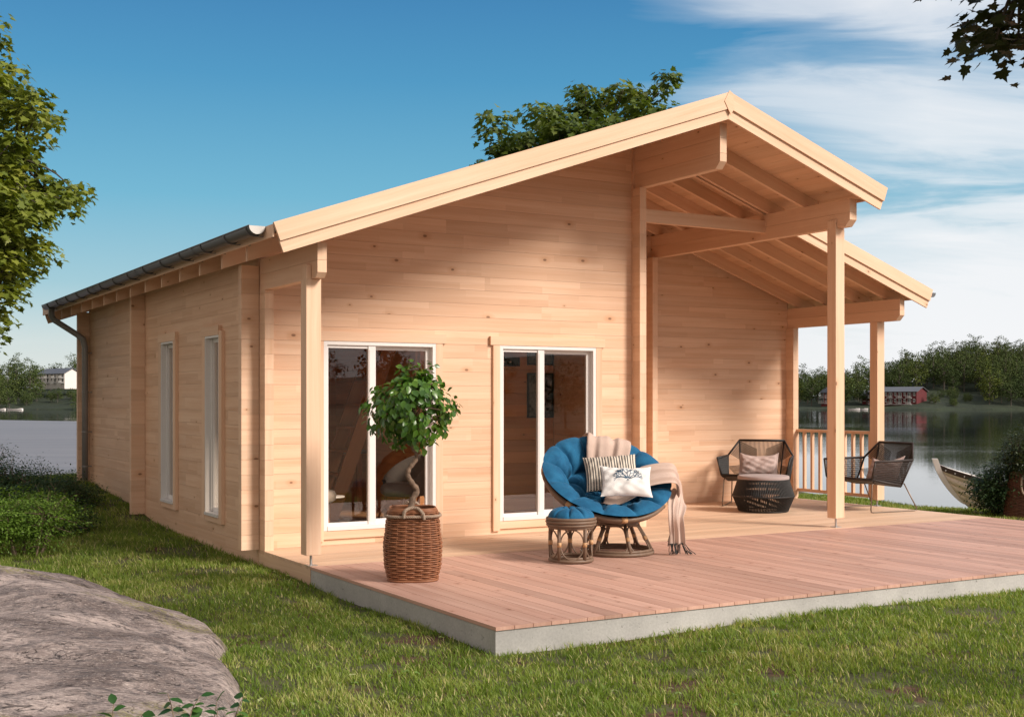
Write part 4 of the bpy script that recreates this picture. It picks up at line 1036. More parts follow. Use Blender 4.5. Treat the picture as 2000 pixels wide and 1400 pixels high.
tb = empty('dining_table', (1.0, 4.4, .08), 'dark dining table with glasses inside the cabin behind the left patio door', 'table'); mb = MB(); mb.box(.3, 2.3, 4.0, 4.8, .78, .82); mb.build('tabletop', M['greycloth'], tb)
for x in (.4, 2.2):
    for y in (4.1, 4.7): mb = MB(); mb.box(x-.03, x+.03, y-.03, y+.03, .081, .779); mb.build('leg', M['legwood'], tb)
for i, x in enumerate((1.02, 1.10)):
    mb = MB(); mb.lathe((x, 4.15, .82), [(.03, .0), (.034, .10), (.031, .10), (.027, .005)], 16); o = mb.build('drinking_glass', M['capmetal']); tag(o, ['left one of the two small glasses on the dark dining table inside', 'right one of the two small glasses on the dark dining table inside'][i], 'glass', 'glasses on the dining table')
def frame_pic(x0, x1, z0, z1, lab, c1, c2):
    f = empty('picture_frame', ((x0+x1)/2, 3.05, z0), lab, 'picture'); mb = MB(); y0, y1 = 3.035, 3.058; t = .02
    mb.box(x0, x1, y0, y1, z0, z0+t); mb.box(x0, x1, y0, y1, z1-t, z1); mb.box(x0, x0+t, y0, y1, z0+t, z1-t); mb.box(x1-t, x1, y0, y1, z0+t, z1-t); mb.build('frame', M['black'], f)
    m, n = mat('print'); a = n.noise(n.add('ShaderNodeTexCoord').outputs['Object'], 9, 5, .7); n.principled(Base_Color=n.mix(n.ramp(a, [(.4, 0), (.6, 1)]), c1, c2), Roughness=.4)
    mb = MB(); mb.box(x0+t, x1-t, y0+.008, y1-.002, z0+t, z1-t); mb.build('print', m, f)
frame_pic(4.02, 4.40, 1.22, 1.78, 'dark framed photograph of trees on the wall inside the right patio door', (.01, .012, .014), (.22, .23, .24))
frame_pic(4.02, 4.40, 1.88, 2.42, 'blue grey framed picture above the dark one inside the right patio door', (.06, .10, .13), (.16, .22, .26))
lp = empty('wall_lamp', (3.5, 3.05, 1.9), 'black wall bracket with three small spots inside the right patio door', 'lamp'); mb = MB(); mb.box(3.30, 3.86, 2.96, 3.058, 1.86, 1.97); mb.build('bracket', M['black'], lp)
mb = MB(); mb.lathe((3.16, 2.98, 1.80), [(.01, -.10), (.10, -.08), (.14, 0), (.10, .08), (.01, .10)], 24, ax=(0, 1, .1)); mb.build('lamp_shade', M['black'], lp, smooth=True)
for x in (3.52, 3.61, 3.70): mb = MB(); mb.box(x, x+.035, 2.952, 2.959, 1.905, 1.918); mb.build('spot', M['frame'], lp)
# ================================================================== plants
def leaf_mat(name, c1, c2, c3=None, rough=.5, trans=.3, spec=.4):
    """colour by the per-leaf value rnd, light shining through a little"""
    m, n = mat(name); r = n.add('ShaderNodeAttribute', attribute_name='rnd').outputs['Fac']
    c = n.ramp(r, [(0, c1), (.6, c2), (1, c3 or c2)])
    p = n.n.new('ShaderNodeBsdfPrincipled'); n.l.new(c, p.inputs['Base Color']); p.inputs['Roughness'].default_value = rough; p.inputs['Specular IOR Level'].default_value = spec
    t = n.add('ShaderNodeBsdfTranslucent', {'Color': n.mix(1., c, (1.3, 1.35, .55), 'MULTIPLY')})
    mx = n.add('ShaderNodeMixShader', {0: trans, 1: p.outputs[0], 2: t.outputs[0]}); n.l.new(mx.outputs[0], n.add('ShaderNodeOutputMaterial').inputs[0]); return m
M['maple'] = leaf_mat('maple_leaf', (.085, .12, .014), (.18, .215, .028), (.28, .29, .05)); M['maple_dark'] = leaf_mat('shaded_maple_leaf', (.022, .026, .007), (.035, .045, .010), (.05, .035, .014), trans=.18)  # maple_dark: brown-green leaf, darkened to stand for the crown's own shade
M['maple2'] = leaf_mat('back_maple_leaf', (.06, .095, .016), (.12, .165, .026), (.19, .215, .04))
M['ficus'] = leaf_mat('ficus_leaf', (.03, .085, .010), (.075, .175, .018), (.17, .30, .04), .28, .28, .5)
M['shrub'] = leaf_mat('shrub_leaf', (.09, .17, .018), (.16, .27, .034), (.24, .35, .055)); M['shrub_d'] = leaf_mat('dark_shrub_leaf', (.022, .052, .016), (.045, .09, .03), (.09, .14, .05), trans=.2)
M['sprig'] = leaf_mat('sprig_leaf', (.02, .075, .014), (.04, .12, .02), (.08, .18, .03))
M['topiary'] = leaf_mat('topiary_leaf', (.018, .032, .008), (.04, .06, .014), (.09, .10, .028), trans=.2)
M['bark'] = plain('maple_bark', (.075, .055, .042), .9, var=.5, scale=14, bump=.7); M['bark2'] = plain('pale_stem_bark', (.26, .19, .13), .85, var=.35, scale=30, bump=.5); M['bark3'] = plain('twisted_trunk_bark', (.23, .15, .10), .75, var=.55, scale=38, bump=.7)
# leaf outlines (x across, y along), fan from the first point
def fan(pts): return np.array(pts, float), np.array([(0, i, i+1) for i in range(1, len(pts)-1)])
_m = [(0, .12, 0), (0, 0, 0), (.22, -.06, .03), (.50, .02, .05), (.34, .20, .03), (.56, .44, .06), (.30, .46, .02), (.26, .62, .03), (.13, .62, .0), (0, 1.0, -.06)]
MAPLE = fan(_m[:1]+_m[1:]+[(-x, y, z) for x, y, z in _m[-2:1:-1]]+[_m[1]])
OVATE = (np.array([(0, 0, 0), (.20, .16, .04), (.36, .42, .05), (.27, .72, .01), (0, 1.04, -.13), (-.27, .72, .01), (-.36, .42, .05), (-.20, .16, .04), (0, .38, -.02), (0, .72, -.045)], float),
         np.array([(0, 1, 8), (1, 2, 8), (2, 9, 8), (2, 3, 9), (3, 4, 9), (4, 5, 9), (5, 6, 9), (6, 8, 9), (6, 7, 8), (7, 0, 8)]))
SMALL = (np.array([(0, 0, 0), (.28, .45, .04), (0, 1, -.04), (-.28, .45, .04)], float), np.array([(0, 1, 2), (0, 2, 3)]))
def leaves(tpl, P, nrm, along, size):
    """P (n,3) stalk points; nrm leaf-face directions, along leaf axis"""
    V0, F0 = tpl; n_ = len(P); nrm = nrm/np.linalg.norm(nrm, axis=1)[:, None]; along = along-nrm*np.sum(along*nrm, 1)[:, None]; along /= (np.linalg.norm(along, axis=1)[:, None]+1e-9)
    x = np.cross(along, nrm); s = np.asarray(size)[:, None, None]
    V = P[:, None, :]+s*(V0[None, :, 0:1]*x[:, None, :]+V0[None, :, 1:2]*along[:, None, :]+V0[None, :, 2:3]*nrm[:, None, :])
    F = F0[None]+(np.arange(n_)*len(V0))[:, None, None]
    return V.reshape(-1, 3), F.reshape(-1, 3), len(F0)
def unit(n_): v = NP.normal(size=(n_, 3)); return v/np.linalg.norm(v, axis=1)[:, None]
def leafmesh(name, tpl, P, nrm, along, size, m, parent, rbias=None):
    V, F, k = leaves(tpl, P, nrm, along, size); r = NP.random(len(P)) if rbias is None else np.clip(rbias, 0, 1)
    return npmesh(name, V, F, m, parent, {'rnd': ('FACE', np.repeat(r, k))})
def limb(mb, a, b, r0, r1, sag=.1, n_=6, wig=.06):
    a = Vector(a); b = Vector(b); L = (b-a).length; P = []; R_ = []
    w1 = Vector(tuple(NP.normal(size=3)*wig*L)); 
    for i in range(n_+1):
        t = i/n_; p = a.lerp(b, t)+w1*math.sin(math.pi*t)+UP*(sag*L*math.sin(math.pi*t)*(.5)); P.append(p); R_.append(r0*(1-t)+r1*t)
    mb.tube(P, R_, 6 if r0 < .05 else 9)
    return P
def maple(name, base, cc, rad, ncl, nlf, lsz, label, lm, trunk_r=.16, seed=1, shell=.45, cat='tree', flat=.35, keepf=None, top=None, csize=.36):
    global NP; NP = np.random.default_rng(seed); base = Vector(base); cc = Vector(cc); t = empty(name, tuple(base), label, cat)
    tr = MB(); hub = Vector((cc.x, cc.y, cc.z-rad[2]*.75)); P = limb(tr, base, hub, trunk_r, trunk_r*.75, 0, 8, .02); topp = Vector((cc.x, cc.y, cc.z+rad[2]*.55)); P2 = limb(tr, hub, topp, trunk_r*.75, trunk_r*.2, 0, 8, .03)
    C = []
    tries = 0
    while len(C) < ncl and tries < ncl*30:
        tries += 1; d = NP.normal(size=3); d /= np.linalg.norm(d); s = shell+(1-shell)*NP.random()**.7; lump = 1+.10*math.sin(3*math.atan2(d[1], d[0])+seed)+.09*math.sin(5*d[2]*2+seed*2+4*d[0])
        p = np.array(cc)+d*s*np.array(rad)*lump
        if keepf and not keepf(p): continue
        if all(np.linalg.norm(p-q) > csize*.62 for q in C[-60:]): C.append(p)
    bl = []
    majors = [C[i] for i in range(0, len(C), max(1, len(C)//16))]
    hubs = []
    for q in majors:
        q = Vector(q); tz = min(max((q.z-base.z)*.62+base.z, P[4].z), topp.z-.2); st = min(P+P2, key=lambda p: abs(p.z-tz)); mid = st.lerp(q, .72); pts = limb(tr, st, mid, trunk_r*.30, trunk_r*.12, .15, 6, .07); hubs += pts[2:]
    for q in C:
        q = Vector(q); h = min(hubs, key=lambda p: (p-q).length) if hubs else hub; limb(tr, h, q-UP*.05, trunk_r*.09+.006, .006, .12, 5, .06)
    tr.build('trunk', M['bark'], t, smooth=True)
    Ps, Ns, As, Ss, Rs = [], [], [], [], []
    for q in C:
        k = int(nlf*NP.uniform(.6, 1.4)); out = (q-np.array(cc)); out[2] *= .4; out /= np.linalg.norm(out)+1e-6
        rr_ = csize*NP.uniform(.7, 1.25); th_ = NP.random(k)*2*np.pi; ra = rr_*np.sqrt(NP.random(k)); loc = np.stack([np.cos(th_)*ra, np.sin(th_)*ra, NP.normal(size=k)*.05-(ra/rr_)**2*rr_*flat], -1)
        loc[:, 2] += NP.choice([-.13, 0, .10], k)*rr_*1.6
        Ps.append(q+loc); o_ = loc.copy(); o_[:, 2] = 0; o_ /= np.linalg.norm(o_, axis=1)[:, None]+1e-6
        Ns.append(np.array([0, 0, 1.])+o_*.55+NP.normal(size=(k, 3))*.38); As.append(o_*1.0+np.array([0, 0, -.55])+NP.normal(size=(k, 3))*.35); Ss.append(lsz*NP.uniform(.65, 1.2, k)); Rs.append(np.clip(NP.normal(.45+NP.normal()*.16, .2, k), 0, 1))
    leafmesh('crown', MAPLE, np.concatenate(Ps), np.concatenate(Ns), np.concatenate(As), np.concatenate(Ss), lm, t, np.concatenate(Rs)); return t
# left maple, middle maple behind the roof, overhanging one at the top right
b = at(-150, 17.5, .1)
maple('maple_tree', b, atv(-75, 350, 17.5), (1.52, 1.52, 2.05), 250, 78, .112, 'tall green maple beside the lake at the left edge, left of the cabin gutter', M['maple'], .15, 5, .30, csize=.34)
b = at(1150, 25.5, -.2)
maple('maple_tree', b, atv(1176, 400, 25.5), (2.72, 2.72, 2.40), 760, 70, .142, 'round green maple rising behind the cabin roof, left of the ridge', M['maple2'], .17, 12, .30, csize=.40)
b = at(2900, 6.4, -.16)
maple('maple_tree', b, atv(2135, -225, 6.3), (.98, .95, .90), 150, 36, .080, 'dark maple whose leafy branches hang into the top right corner', M['maple_dark'], .11, 22, .15, csize=.21, keepf=lambda p: True)

# ---- ficus in the tall basket
fb = empty('ficus_tree', tuple(BC+UP*.52), 'small ficus with a twisted trunk and round leafy crown growing in the tall basket', 'potted tree')
NP = np.random.default_rng(3)
tp = [(803, 992, 0), (806, 975, .01), (814, 958, .02), (805, 943, 0), (797, 928, -.01), (800, 914, -.01), (811, 900, .01), (813, 886, .02), (804, 872, .01), (801, 850, 0), (806, 820, 0), (806, 760, 0)]
mb = MB(); P = [atv(u, v, 9.93)+FW*d for u, v, d in tp]; D = []
for i in range(len(P)-1):
    p0, p1, p2, p3 = P[max(i-1, 0)], P[i], P[i+1], P[min(i+2, len(P)-1)]
    for q in range(5):
        t = q/5; D.append(.5*((2*p1)+(p2-p0)*t+(2*p0-5*p1+4*p2-p3)*t*t+(3*p1-p0-3*p2+p3)*t**3))
mb.tube(D, [.027-.019*i/len(D)+.003*math.sin(i*1.7) for i in range(len(D))], 10)
FC = atv(800, 792, 9.93); top = P[-3]
cls = []
for k in range(190):
    d = NP.normal(size=3); d /= np.linalg.norm(d); s = .35+.65*NP.random()**.6
    ex = .36*(1-.45*max(0, d[2])); p = np.array(FC)+d*s*np.array([ex, ex, .335])+np.array([0, 0, -.0]); 
    if d[2] < -.25: p[2] = max(p[2], FC.z-.28-.06*NP.random())
    p += np.array(RT)*(.06*max(0, d[2]*s)); cls.append(p)
for i, q in enumerate(cls[:60]): limb(mb, top.lerp(P[-1], NP.random()), q, .006, .002, .1, 4, .08)
mb.build('trunk', M['bark3'], fb, smooth=True)
Pq, Nq, Aq, Sq, Rq = [], [], [], [], []
for q in cls:
    k = 9; out = q-np.array(FC); out /= np.linalg.norm(out)+1e-6; loc = unit(k)*.065*NP.random((k, 1))**.4; Pq.append(q+loc); Nq.append(out*.9+np.array([0, 0, .55])+NP.normal(size=(k, 3))*.45-np.array(FW)*.25); Aq.append(out*.35+np.array([0, 0, -.9])+NP.normal(size=(k, 3))*.45); Sq.append(.066*NP.uniform(.6, 1.15, k)); Rq.append(np.clip(NP.normal(.45, .25, k), 0, 1))
for q, hh_ in ((atv(797, 722, 9.9), 0), (atv(838, 718, 9.9), 0), (atv(826, 735, 9.9), 0), (atv(876, 775, 9.9), 0), (atv(740, 775, 9.9), 0)):
    k = 7; loc = unit(k)*.05; Pq.append(np.array(q)+loc); Nq.append(unit(k)*.6+np.array([0, 0, .6])-np.array(FW)*.5); Aq.append(unit(k)+np.array([0, 0, .1])); Sq.append(.062*NP.uniform(.7, 1.1, k)); Rq.append(NP.random(k))
leafmesh('crown', OVATE, np.concatenate(Pq), np.concatenate(Nq), np.concatenate(Aq), np.concatenate(Sq), M['ficus'], fb, np.concatenate(Rq))

# ---- shrubs
def shrub(name, base, rad, ncl, nlf, lsz, label, lm, seed, stems=5, layered=.3, cz=None, group=None, tpl=SMALL, csz=.09, bm='bark2', spike=0.):
    global NP; NP = np.random.default_rng(seed); base = Vector(base); s = empty(name, tuple(base), label, 'shrub', group); cc = np.array(base)+np.array([0, 0, cz if cz else rad[2]*.95]); mb = MB(); C = []
    for k in range(ncl):
        d = NP.normal(size=3); d /= np.linalg.norm(d); q = .25+.75*NP.random()**.55; p = cc+d*q*np.array(rad)*(1+.12*math.sin(5*math.atan2(d[1], d[0])+seed)); p[2] = max(p[2], base.z+.03)
        if spike: p[2] += spike*NP.random()**3*max(0, d[2])
        C.append(p)
    ste = []
    for k in range(stems):
        a = 2*math.pi*k/stems+NP.random(); r_ = rad[0]*.22; b0 = base+Vector((math.cos(a)*r_, math.sin(a)*r_, -.05)); e = Vector((base.x+math.cos(a)*rad[0]*.5, base.y+math.sin(a)*rad[1]*.5, cc[2]+.1*rad[2])); ste += limb(mb, b0, e, .016, .006, .0, 6, .06)[2:]
    for i, q in enumerate(C):
        if i % 2 == 0: q = Vector(q); h = min(ste, key=lambda p: (p-q).length); limb(mb, h, q, .006, .0022, .05, 4, .08)
    mb.build('stems', M[bm], s, smooth=True); Pq, Nq, Aq, Sq, Rq = [], [], [], [], []
    for q in C:
        k = int(nlf*NP.uniform(.6, 1.4)); out = q-cc; out /= np.linalg.norm(out)+1e-6; loc = NP.normal(size=(k, 3))*csz*np.array([1, 1, layered]); Pq.append(q+loc); Nq.append(np.array([0, 0, .9])+out*.4+NP.normal(size=(k, 3))*.4); Aq.append(out*.8+NP.normal(size=(k, 3))*.6+np.array([0, 0, -.1])); Sq.append(lsz*NP.uniform(.6, 1.3, k)); Rq.append(np.clip(NP.normal(.4+.2*out[2], .22, k), 0, 1))
    leafmesh('leaves', tpl, np.concatenate(Pq), np.concatenate(Nq), np.concatenate(Aq), np.concatenate(Sq), lm, s, np.concatenate(Rq)); return s
def gz(p): return float(land_z(p.x, p.y))
p = at(52, 12.6, 0); p.z = gz(p)-.02
shrub('garden_shrub', p, (.50, .48, .30), 330, 34, .030, 'bright green bushy shrub with pale stems behind the boulder', M['shrub'], 4, 7, .22, .42)
p = at(-55, 12.2, 0); p.z = gz(p)-.02
shrub('garden_shrub', p, (.42, .42, .30), 200, 34, .030, 'green shrub at the very left edge behind the boulder', M['shrub'], 14, 6, .22, .40)
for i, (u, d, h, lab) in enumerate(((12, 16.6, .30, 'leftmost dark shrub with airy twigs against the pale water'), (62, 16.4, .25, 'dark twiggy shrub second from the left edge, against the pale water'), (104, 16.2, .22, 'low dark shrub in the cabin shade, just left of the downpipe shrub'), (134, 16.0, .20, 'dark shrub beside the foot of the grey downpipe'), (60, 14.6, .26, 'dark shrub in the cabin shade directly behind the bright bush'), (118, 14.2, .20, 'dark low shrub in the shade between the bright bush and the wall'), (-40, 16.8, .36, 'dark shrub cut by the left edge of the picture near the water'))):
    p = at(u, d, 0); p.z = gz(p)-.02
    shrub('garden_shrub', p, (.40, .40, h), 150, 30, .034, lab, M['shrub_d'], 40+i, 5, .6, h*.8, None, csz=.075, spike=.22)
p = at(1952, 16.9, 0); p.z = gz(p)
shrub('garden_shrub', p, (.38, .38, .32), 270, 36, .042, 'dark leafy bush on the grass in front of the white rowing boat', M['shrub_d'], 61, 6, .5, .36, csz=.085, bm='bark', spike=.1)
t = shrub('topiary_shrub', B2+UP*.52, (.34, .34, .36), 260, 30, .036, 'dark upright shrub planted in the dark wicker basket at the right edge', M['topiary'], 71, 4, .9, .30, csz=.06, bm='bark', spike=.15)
# ---- sprigs in front of the boulder
NP = np.random.default_rng(8)
def sprig(u, v0, d, tilt, hgt, nl, lab):
    b = atv(u, v0, d); s = empty('leafy_sprig', tuple(b), lab, 'plant', 'leafy sprigs at the bottom edge'); e = b+RT*tilt+UP*hgt; mb = MB(); pts = limb(mb, b-UP*.08, e, .0035, .0014, .1, 8, .05); mb.build('stem', M['bark2'], s, smooth=True)
    P, N_, A_, S_ = [], [], [], []
    for i in range(nl):
        t = .25+.75*i/(nl-1); q = (b-UP*.08).lerp(e, t)+UP*.02; sg = 1 if i % 2 else -1; P.append(tuple(pts[min(8, int(t*8))])); N_.append((0, 0, 1)+NP.normal(size=3)*.35-np.array(FW)*.3); A_.append(np.array(RT)*sg*.9+np.array(UP)*.35+NP.normal(size=3)*.2+np.array(FW)*NP.normal()*.3); S_.append(NP.uniform(.040, .062))
    leafmesh('leaves', OVATE, np.array(P), np.array(N_), np.array(A_), np.array(S_), M['sprig'], s)
for u, v0, d, ti, h, nl, lab in ((232, 1425, 4.75, -.02, .10, 7, 'lowest leafy sprig at the left of the bottom edge'), (262, 1430, 4.75, .03, .07, 6, 'short leafy sprig near the left of the bottom edge'), (348, 1430, 4.7, -.04, .15, 9, 'tall leafy sprig with a bare leaning stem over the boulder'), (372, 1425, 4.7, .04, .13, 10, 'dense leafy sprig in the middle of the bottom left group'), (398, 1430, 4.75, .05, .12, 8, 'leafy sprig leaning right over the boulder'), (440, 1425, 4.7, .07, .13, 9, 'leafy sprig with a pale forked stem at the boulder edge'), (430, 1430, 4.7, -.01, .09, 8, 'small sprig under the forked stem at the boulder edge'), (590, 1425, 4.7, .02, .05, 6, 'small low sprig in the grass right of the boulder')):
    sprig(u, v0, d, ti, h, nl, lab)

# ---- grass: a few hundred thousand real blades
NP = np.random.default_rng(77)
def grass():
    N = 900000; d = 4.1+NP.random(N)**1.35*17.; u = -700+NP.random(N)*3400
    acc = NP.random(N) < np.clip((d/6.0)**1.0*.55, 0, 1)*np.where((u < -60) | (u > 2060), .35, 1.0)      # near strips are narrow on the ground
    d, u = d[acc], u[acc]; r = (u-1000)/FPX*d
    x = CAMLOC.x+FW.x*d+RT.x*r; y = CAMLOC.y+FW.y*d+RT.y*r
    ok = ~((x > -.012) & (x < 8.875) & (y > -3.29) & (y < 9.5)); ok &= poly_sd(x, y, RPa) < .09; z = land_z(x, y); ok &= z > -.55
    bare = vnoise(x, y, 2.6, 21)*.6+vnoise(x, y, 7., 22)*.4; ok &= (bare < .68) | (NP.random(len(x)) < .22)
    x, y, z, d = x[ok], y[ok], z[ok], d[ok]; n_ = len(x)
    tuft = vnoise(x, y, 9., 3); big = vnoise(x, y, 1.1, 4)
    h = (.022+.042*tuft*NP.random(n_)**.5+.016*big)*(.75+.5*NP.random(n_)); shade = (x < .3) & (y > 1.5); h = np.where(shade, h*1.25, h)
    w_ = .0021+.0010*NP.random(n_)+d*.00011; a = NP.random(n_)*2*np.pi; lean = NP.normal(size=(n_, 2))*.42+np.array([-.10, .12])
    c, s = np.cos(a)*w_, np.sin(a)*w_; B = np.stack([x, y, z-.01], -1); lx, ly = lean[:, 0]*h, lean[:, 1]*h
    V = np.empty((n_, 5, 3)); V[:, 0] = B+np.stack([c, s, 0*c], -1); V[:, 1] = B-np.stack([c, s, 0*c], -1)
    m_ = B+np.stack([lx*.35, ly*.35, h*.55], -1); V[:, 2] = m_-np.stack([c, s, 0*c], -1)*.8; V[:, 3] = m_+np.stack([c, s, 0*c], -1)*.8; V[:, 4] = B+np.stack([lx, ly, h], -1)
    T_ = (np.arange(n_)*5)[:, None]; F = np.concatenate([T_+np.array([0, 1, 2]), T_+np.array([0, 2, 3]), T_+np.array([3, 2, 4])], 1).reshape(-1, 3)
    dry = np.clip(.30+.45*(vnoise(x, y, 3.1, 6)-.5)*1.6+NP.normal(size=n_)*.22, 0, 1); dry[NP.random(n_) < .07] = 1.0
    print('blades', n_)
    o = npmesh('grass', V.reshape(-1, 3), F, M['grass'], None, {'rnd': ('FACE', np.repeat(dry, 3))}); tag(o, 'short green lawn grass with straw coloured tips around the terrace', 'grass', kind='stuff')
M['grass'] = leaf_mat('grass_blade', (.125, .20, .024), (.245, .31, .056), (.56, .50, .24), .55, .35, .3)
grass()
def clover():
    n_ = 190; d = 5+NP.random(n_)*7; u = 150+NP.random(n_)*1900; r = (u-1000)/FPX*d; x = CAMLOC.x+FW.x*d+RT.x*r; y = CAMLOC.y+FW.y*d+RT.y*r; ok = ~((x > -.05) & (x < 8.9) & (y > -3.33)) & (poly_sd(x, y, RPa) < -.05); x, y = x[ok], y[ok]; z = land_z(x, y)+.045+NP.random(len(x))*.02
    P = np.repeat(np.stack([x, y, z], -1), 3, 0); k = len(x); a = (np.tile([0, 2.1, 4.2], k)+np.repeat(NP.random(k)*6, 3)); al = np.stack([np.cos(a), np.sin(a), 0*a+.25], -1); nn = np.tile([0, 0, 1.], (3*k, 1))+NP.normal(size=(3*k, 3))*.25
    o = leafmesh('clover', OVATE, P, nn, al, np.full(3*k, .022), leaf_mat('clover_leaf', (.10, .20, .03), (.19, .30, .07), (.42, .44, .22)), None, np.repeat(NP.random(k), 3)); tag(o, 'scattered pale green clover leaves in the lawn', 'clover', kind='stuff')
clover()
# ================================================================== rowing boat on the bank
M['hull'] = plain('white_hull_paint', (.90, .85, .82), .45, var=.06, scale=6); M['gunwale'] = plain('dark_gunwale', (.055, .042, .038), .5, var=.2); M['boatwood'] = wood('boat_inside_wood', (.60, .36, .20), (.40, .22, .11), .1, lam=False)
def rowboat(name, loc, d, L, W, H, label, pitch=0., detail=True, group=None):
    d = Vector(d).normalized(); s = Vector((d.y, -d.x, 0)); bt = empty(name, tuple(loc), label, 'boat', group); loc = Vector(loc); NS, K = (26, 6) if detail else (12, 3)
    def pt(t, q, side, off=0.):
        b = W/2*math.sin(math.pi*min(1, .5*(t/.5) if t < .5 else .5+.33*(t-.5)))**1.05
        sheer = H*(1-.34*math.sin(math.pi*min(t*1.15, 1))**.8*.9); keel = .30*H*max(0, 1-t/.16)**2; x = t*L+H*.52*max(0, 1-q)**1.35*max(0, 1-t*2.2)
        y = (b*math.sin(min(q, 1)*math.pi/2)**.40+off)*side; z = keel+(sheer-keel)*q**1.25
        return loc+d*x+s*y+UP*(z-pitch*x)
    for side in (1, -1):
        hb = MB()
        for k in range(K):
            G = [[pt(i/NS, k/K+j/2/K*1.04, side, .012*(1-j/2)+.002) for j in range(3)] for i in range(NS+1)]
            if side < 0: G = G[::-1]
            hb.grid(G, r=.5)
            hb.grid([[pt(i/NS, k/K+.001, side, .014), pt(i/NS, k/K+.001, side, -.004)] for i in range(NS+1)])
        ob = hb.build('hull', M['hull'], bt, smooth=True); md = ob.modifiers.new('solid', 'SOLIDIFY'); md.thickness = .012; md.offset = 0
    gb = MB()
    for side in (1, -1):
        for i in range(NS):
            a, b = pt(i/NS, 1, side, .018), pt((i+1)/NS, 1, side, .018); a2, b2 = pt(i/NS, 1, side, -.02), pt((i+1)/NS, 1, side, -.02); h = UP*H*.095
            gb.hexa([a-h, b-h, b2-h, a2-h, a, b, b2, a2] if side > 0 else [a2-h, b2-h, b-h, a-h, a2, b2, b, a], d)
    gb.build('gunwale', M['gunwale'], bt)
    if not detail: return bt
    sb = MB(); prev = None; R_ = []
    for i in range(15):
        q = 1-i/14; p = pt(0, q, 1); p.xy = (loc+d*((p-loc).dot(d))).xy; R_.append(p)
    R_[0] = R_[0]+UP*.075-d*.028; G = []
    for i, p in enumerate(R_):
        w_ = .040; G.append([p-d*.045-s*w_, p-d*.045+s*w_, p+d*.035+s*w_*1.3, p+d*.035-s*w_*1.3])
    for i in range(14): sb.hexa([G[i+1][0], G[i+1][1], G[i+1][2], G[i+1][3], G[i][0], G[i][1], G[i][2], G[i][3]], UP)
    sb.build('stem_post', M['hull'], bt)
    rv = MB()
    for i in range(14):
        p = pt(.03+i*.032, 1, 1, .020)-UP*H*.06; rv.lathe(p, [(.001, .006), (.009, .004), (.011, 0)], 8, ax=s)
        rr_ = rv.build('rivet', M['frame'], bt); rv = MB()
    for t in (.3, .55, .8):
        tb_ = MB(); a, b = pt(t, .82, -1, -.01), pt(t, .82, 1, -.01); tb_.prism([a, b, b+d*.22, a+d*.22], (0, 0, .022), s); tb_.build('thwart', M['boatwood'], bt)
    fl = MB(); fl.grid([[pt(i/NS, .35, -1, -.02), pt(i/NS, .35, 1, -.02)] for i in range(1, NS)]); o = fl.build('floor_boards', M['boatwood'], bt); md = o.modifiers.new('solid', 'SOLIDIFY'); md.thickness = .015
    return bt
bw = atv(1830, 1000, 18.6); bd = RT*.93-FW*.20
rowboat('rowing_boat', (bw.x, bw.y, -.34), bd, 3.9, 1.35, .82, 'white clinker rowing boat with dark rivetted gunwale pulled up at the water edge', pitch=.075)

# ================================================================== far shore
def far_ground_mat():
    m, n = mat('wooded_bank'); tc = n.add('ShaderNodeTexCoord').outputs['Object']; a = n.noise(tc, .06, 5, .65); b = n.noise(tc, .6, 4, .6)
    c = n.mix(n.ramp(a, [(.35, 0), (.65, 1)]), (.009, .017, .005), (.018, .030, .008)); c = n.mix(n.ramp(b, [(.62, 0), (.72, .6)]), c, (.12, .09, .05)); n.principled(Base_Color=c, Roughness=.95, Normal=n.bump(b, .8, .8)); return m
M['bank'] = far_ground_mat()
def lerp_tab(tab, u): xs_, ys_ = zip(*tab); return np.interp(u, xs_, ys_)
# ridge height of the ground above the water by viewing column (a plan-view bearing table)
HT = [(-1800, 14), (-500, 12), (-100, 6.5), (60, 7.0), (160, 10.), (300, 11), (700, 8), (1100, 6), (1450, 3.2), (1560, 3.6), (1640, 5.0), (1700, 5.0), (1760, 8.5), (1820, 12.5), (1900, 13.5), (2000, 14.5), (2200, 17), (2700, 20), (3800, 10)]
def hill_z(u, d):
    sh = 362+6*np.sin(u*.013)+3*np.sin(u*.041); t = np.clip((d-sh)/95, 0, 1); return wz-2+2.2*sst((d-sh+4)/5)+lerp_tab(HT, u)*(t**1.15)*(1-.5*np.clip((d-520)/300, 0, 1))
us_ = np.linspace(-1800, 3800, 220); ds_ = np.concatenate([np.linspace(345, 380, 14), np.linspace(388, 480, 18), np.linspace(500, 800, 10)])
U_, D2 = np.meshgrid(us_, ds_, indexing='ij'); Zh = hill_z(U_, D2); Zh += (vnoise(U_, D2, .05, 2)-.5)*1.6*np.clip((D2-366)/30, 0, 1); r = (U_-1000)/FPX*D2
V = np.stack([CAMLOC.x+FW.x*D2+RT.x*r, CAMLOC.y+FW.y*D2+RT.y*r, Zh], -1).reshape(-1, 3); I = np.arange(U_.size).reshape(U_.shape)
F = np.stack([I[:-1, :-1], I[1:, :-1], I[1:, 1:], I[:-1, 1:]], -1).reshape(-1, 4); o = npmesh('hills', V, F, M['bank'], smooth=True); tag(o, kind='structure')
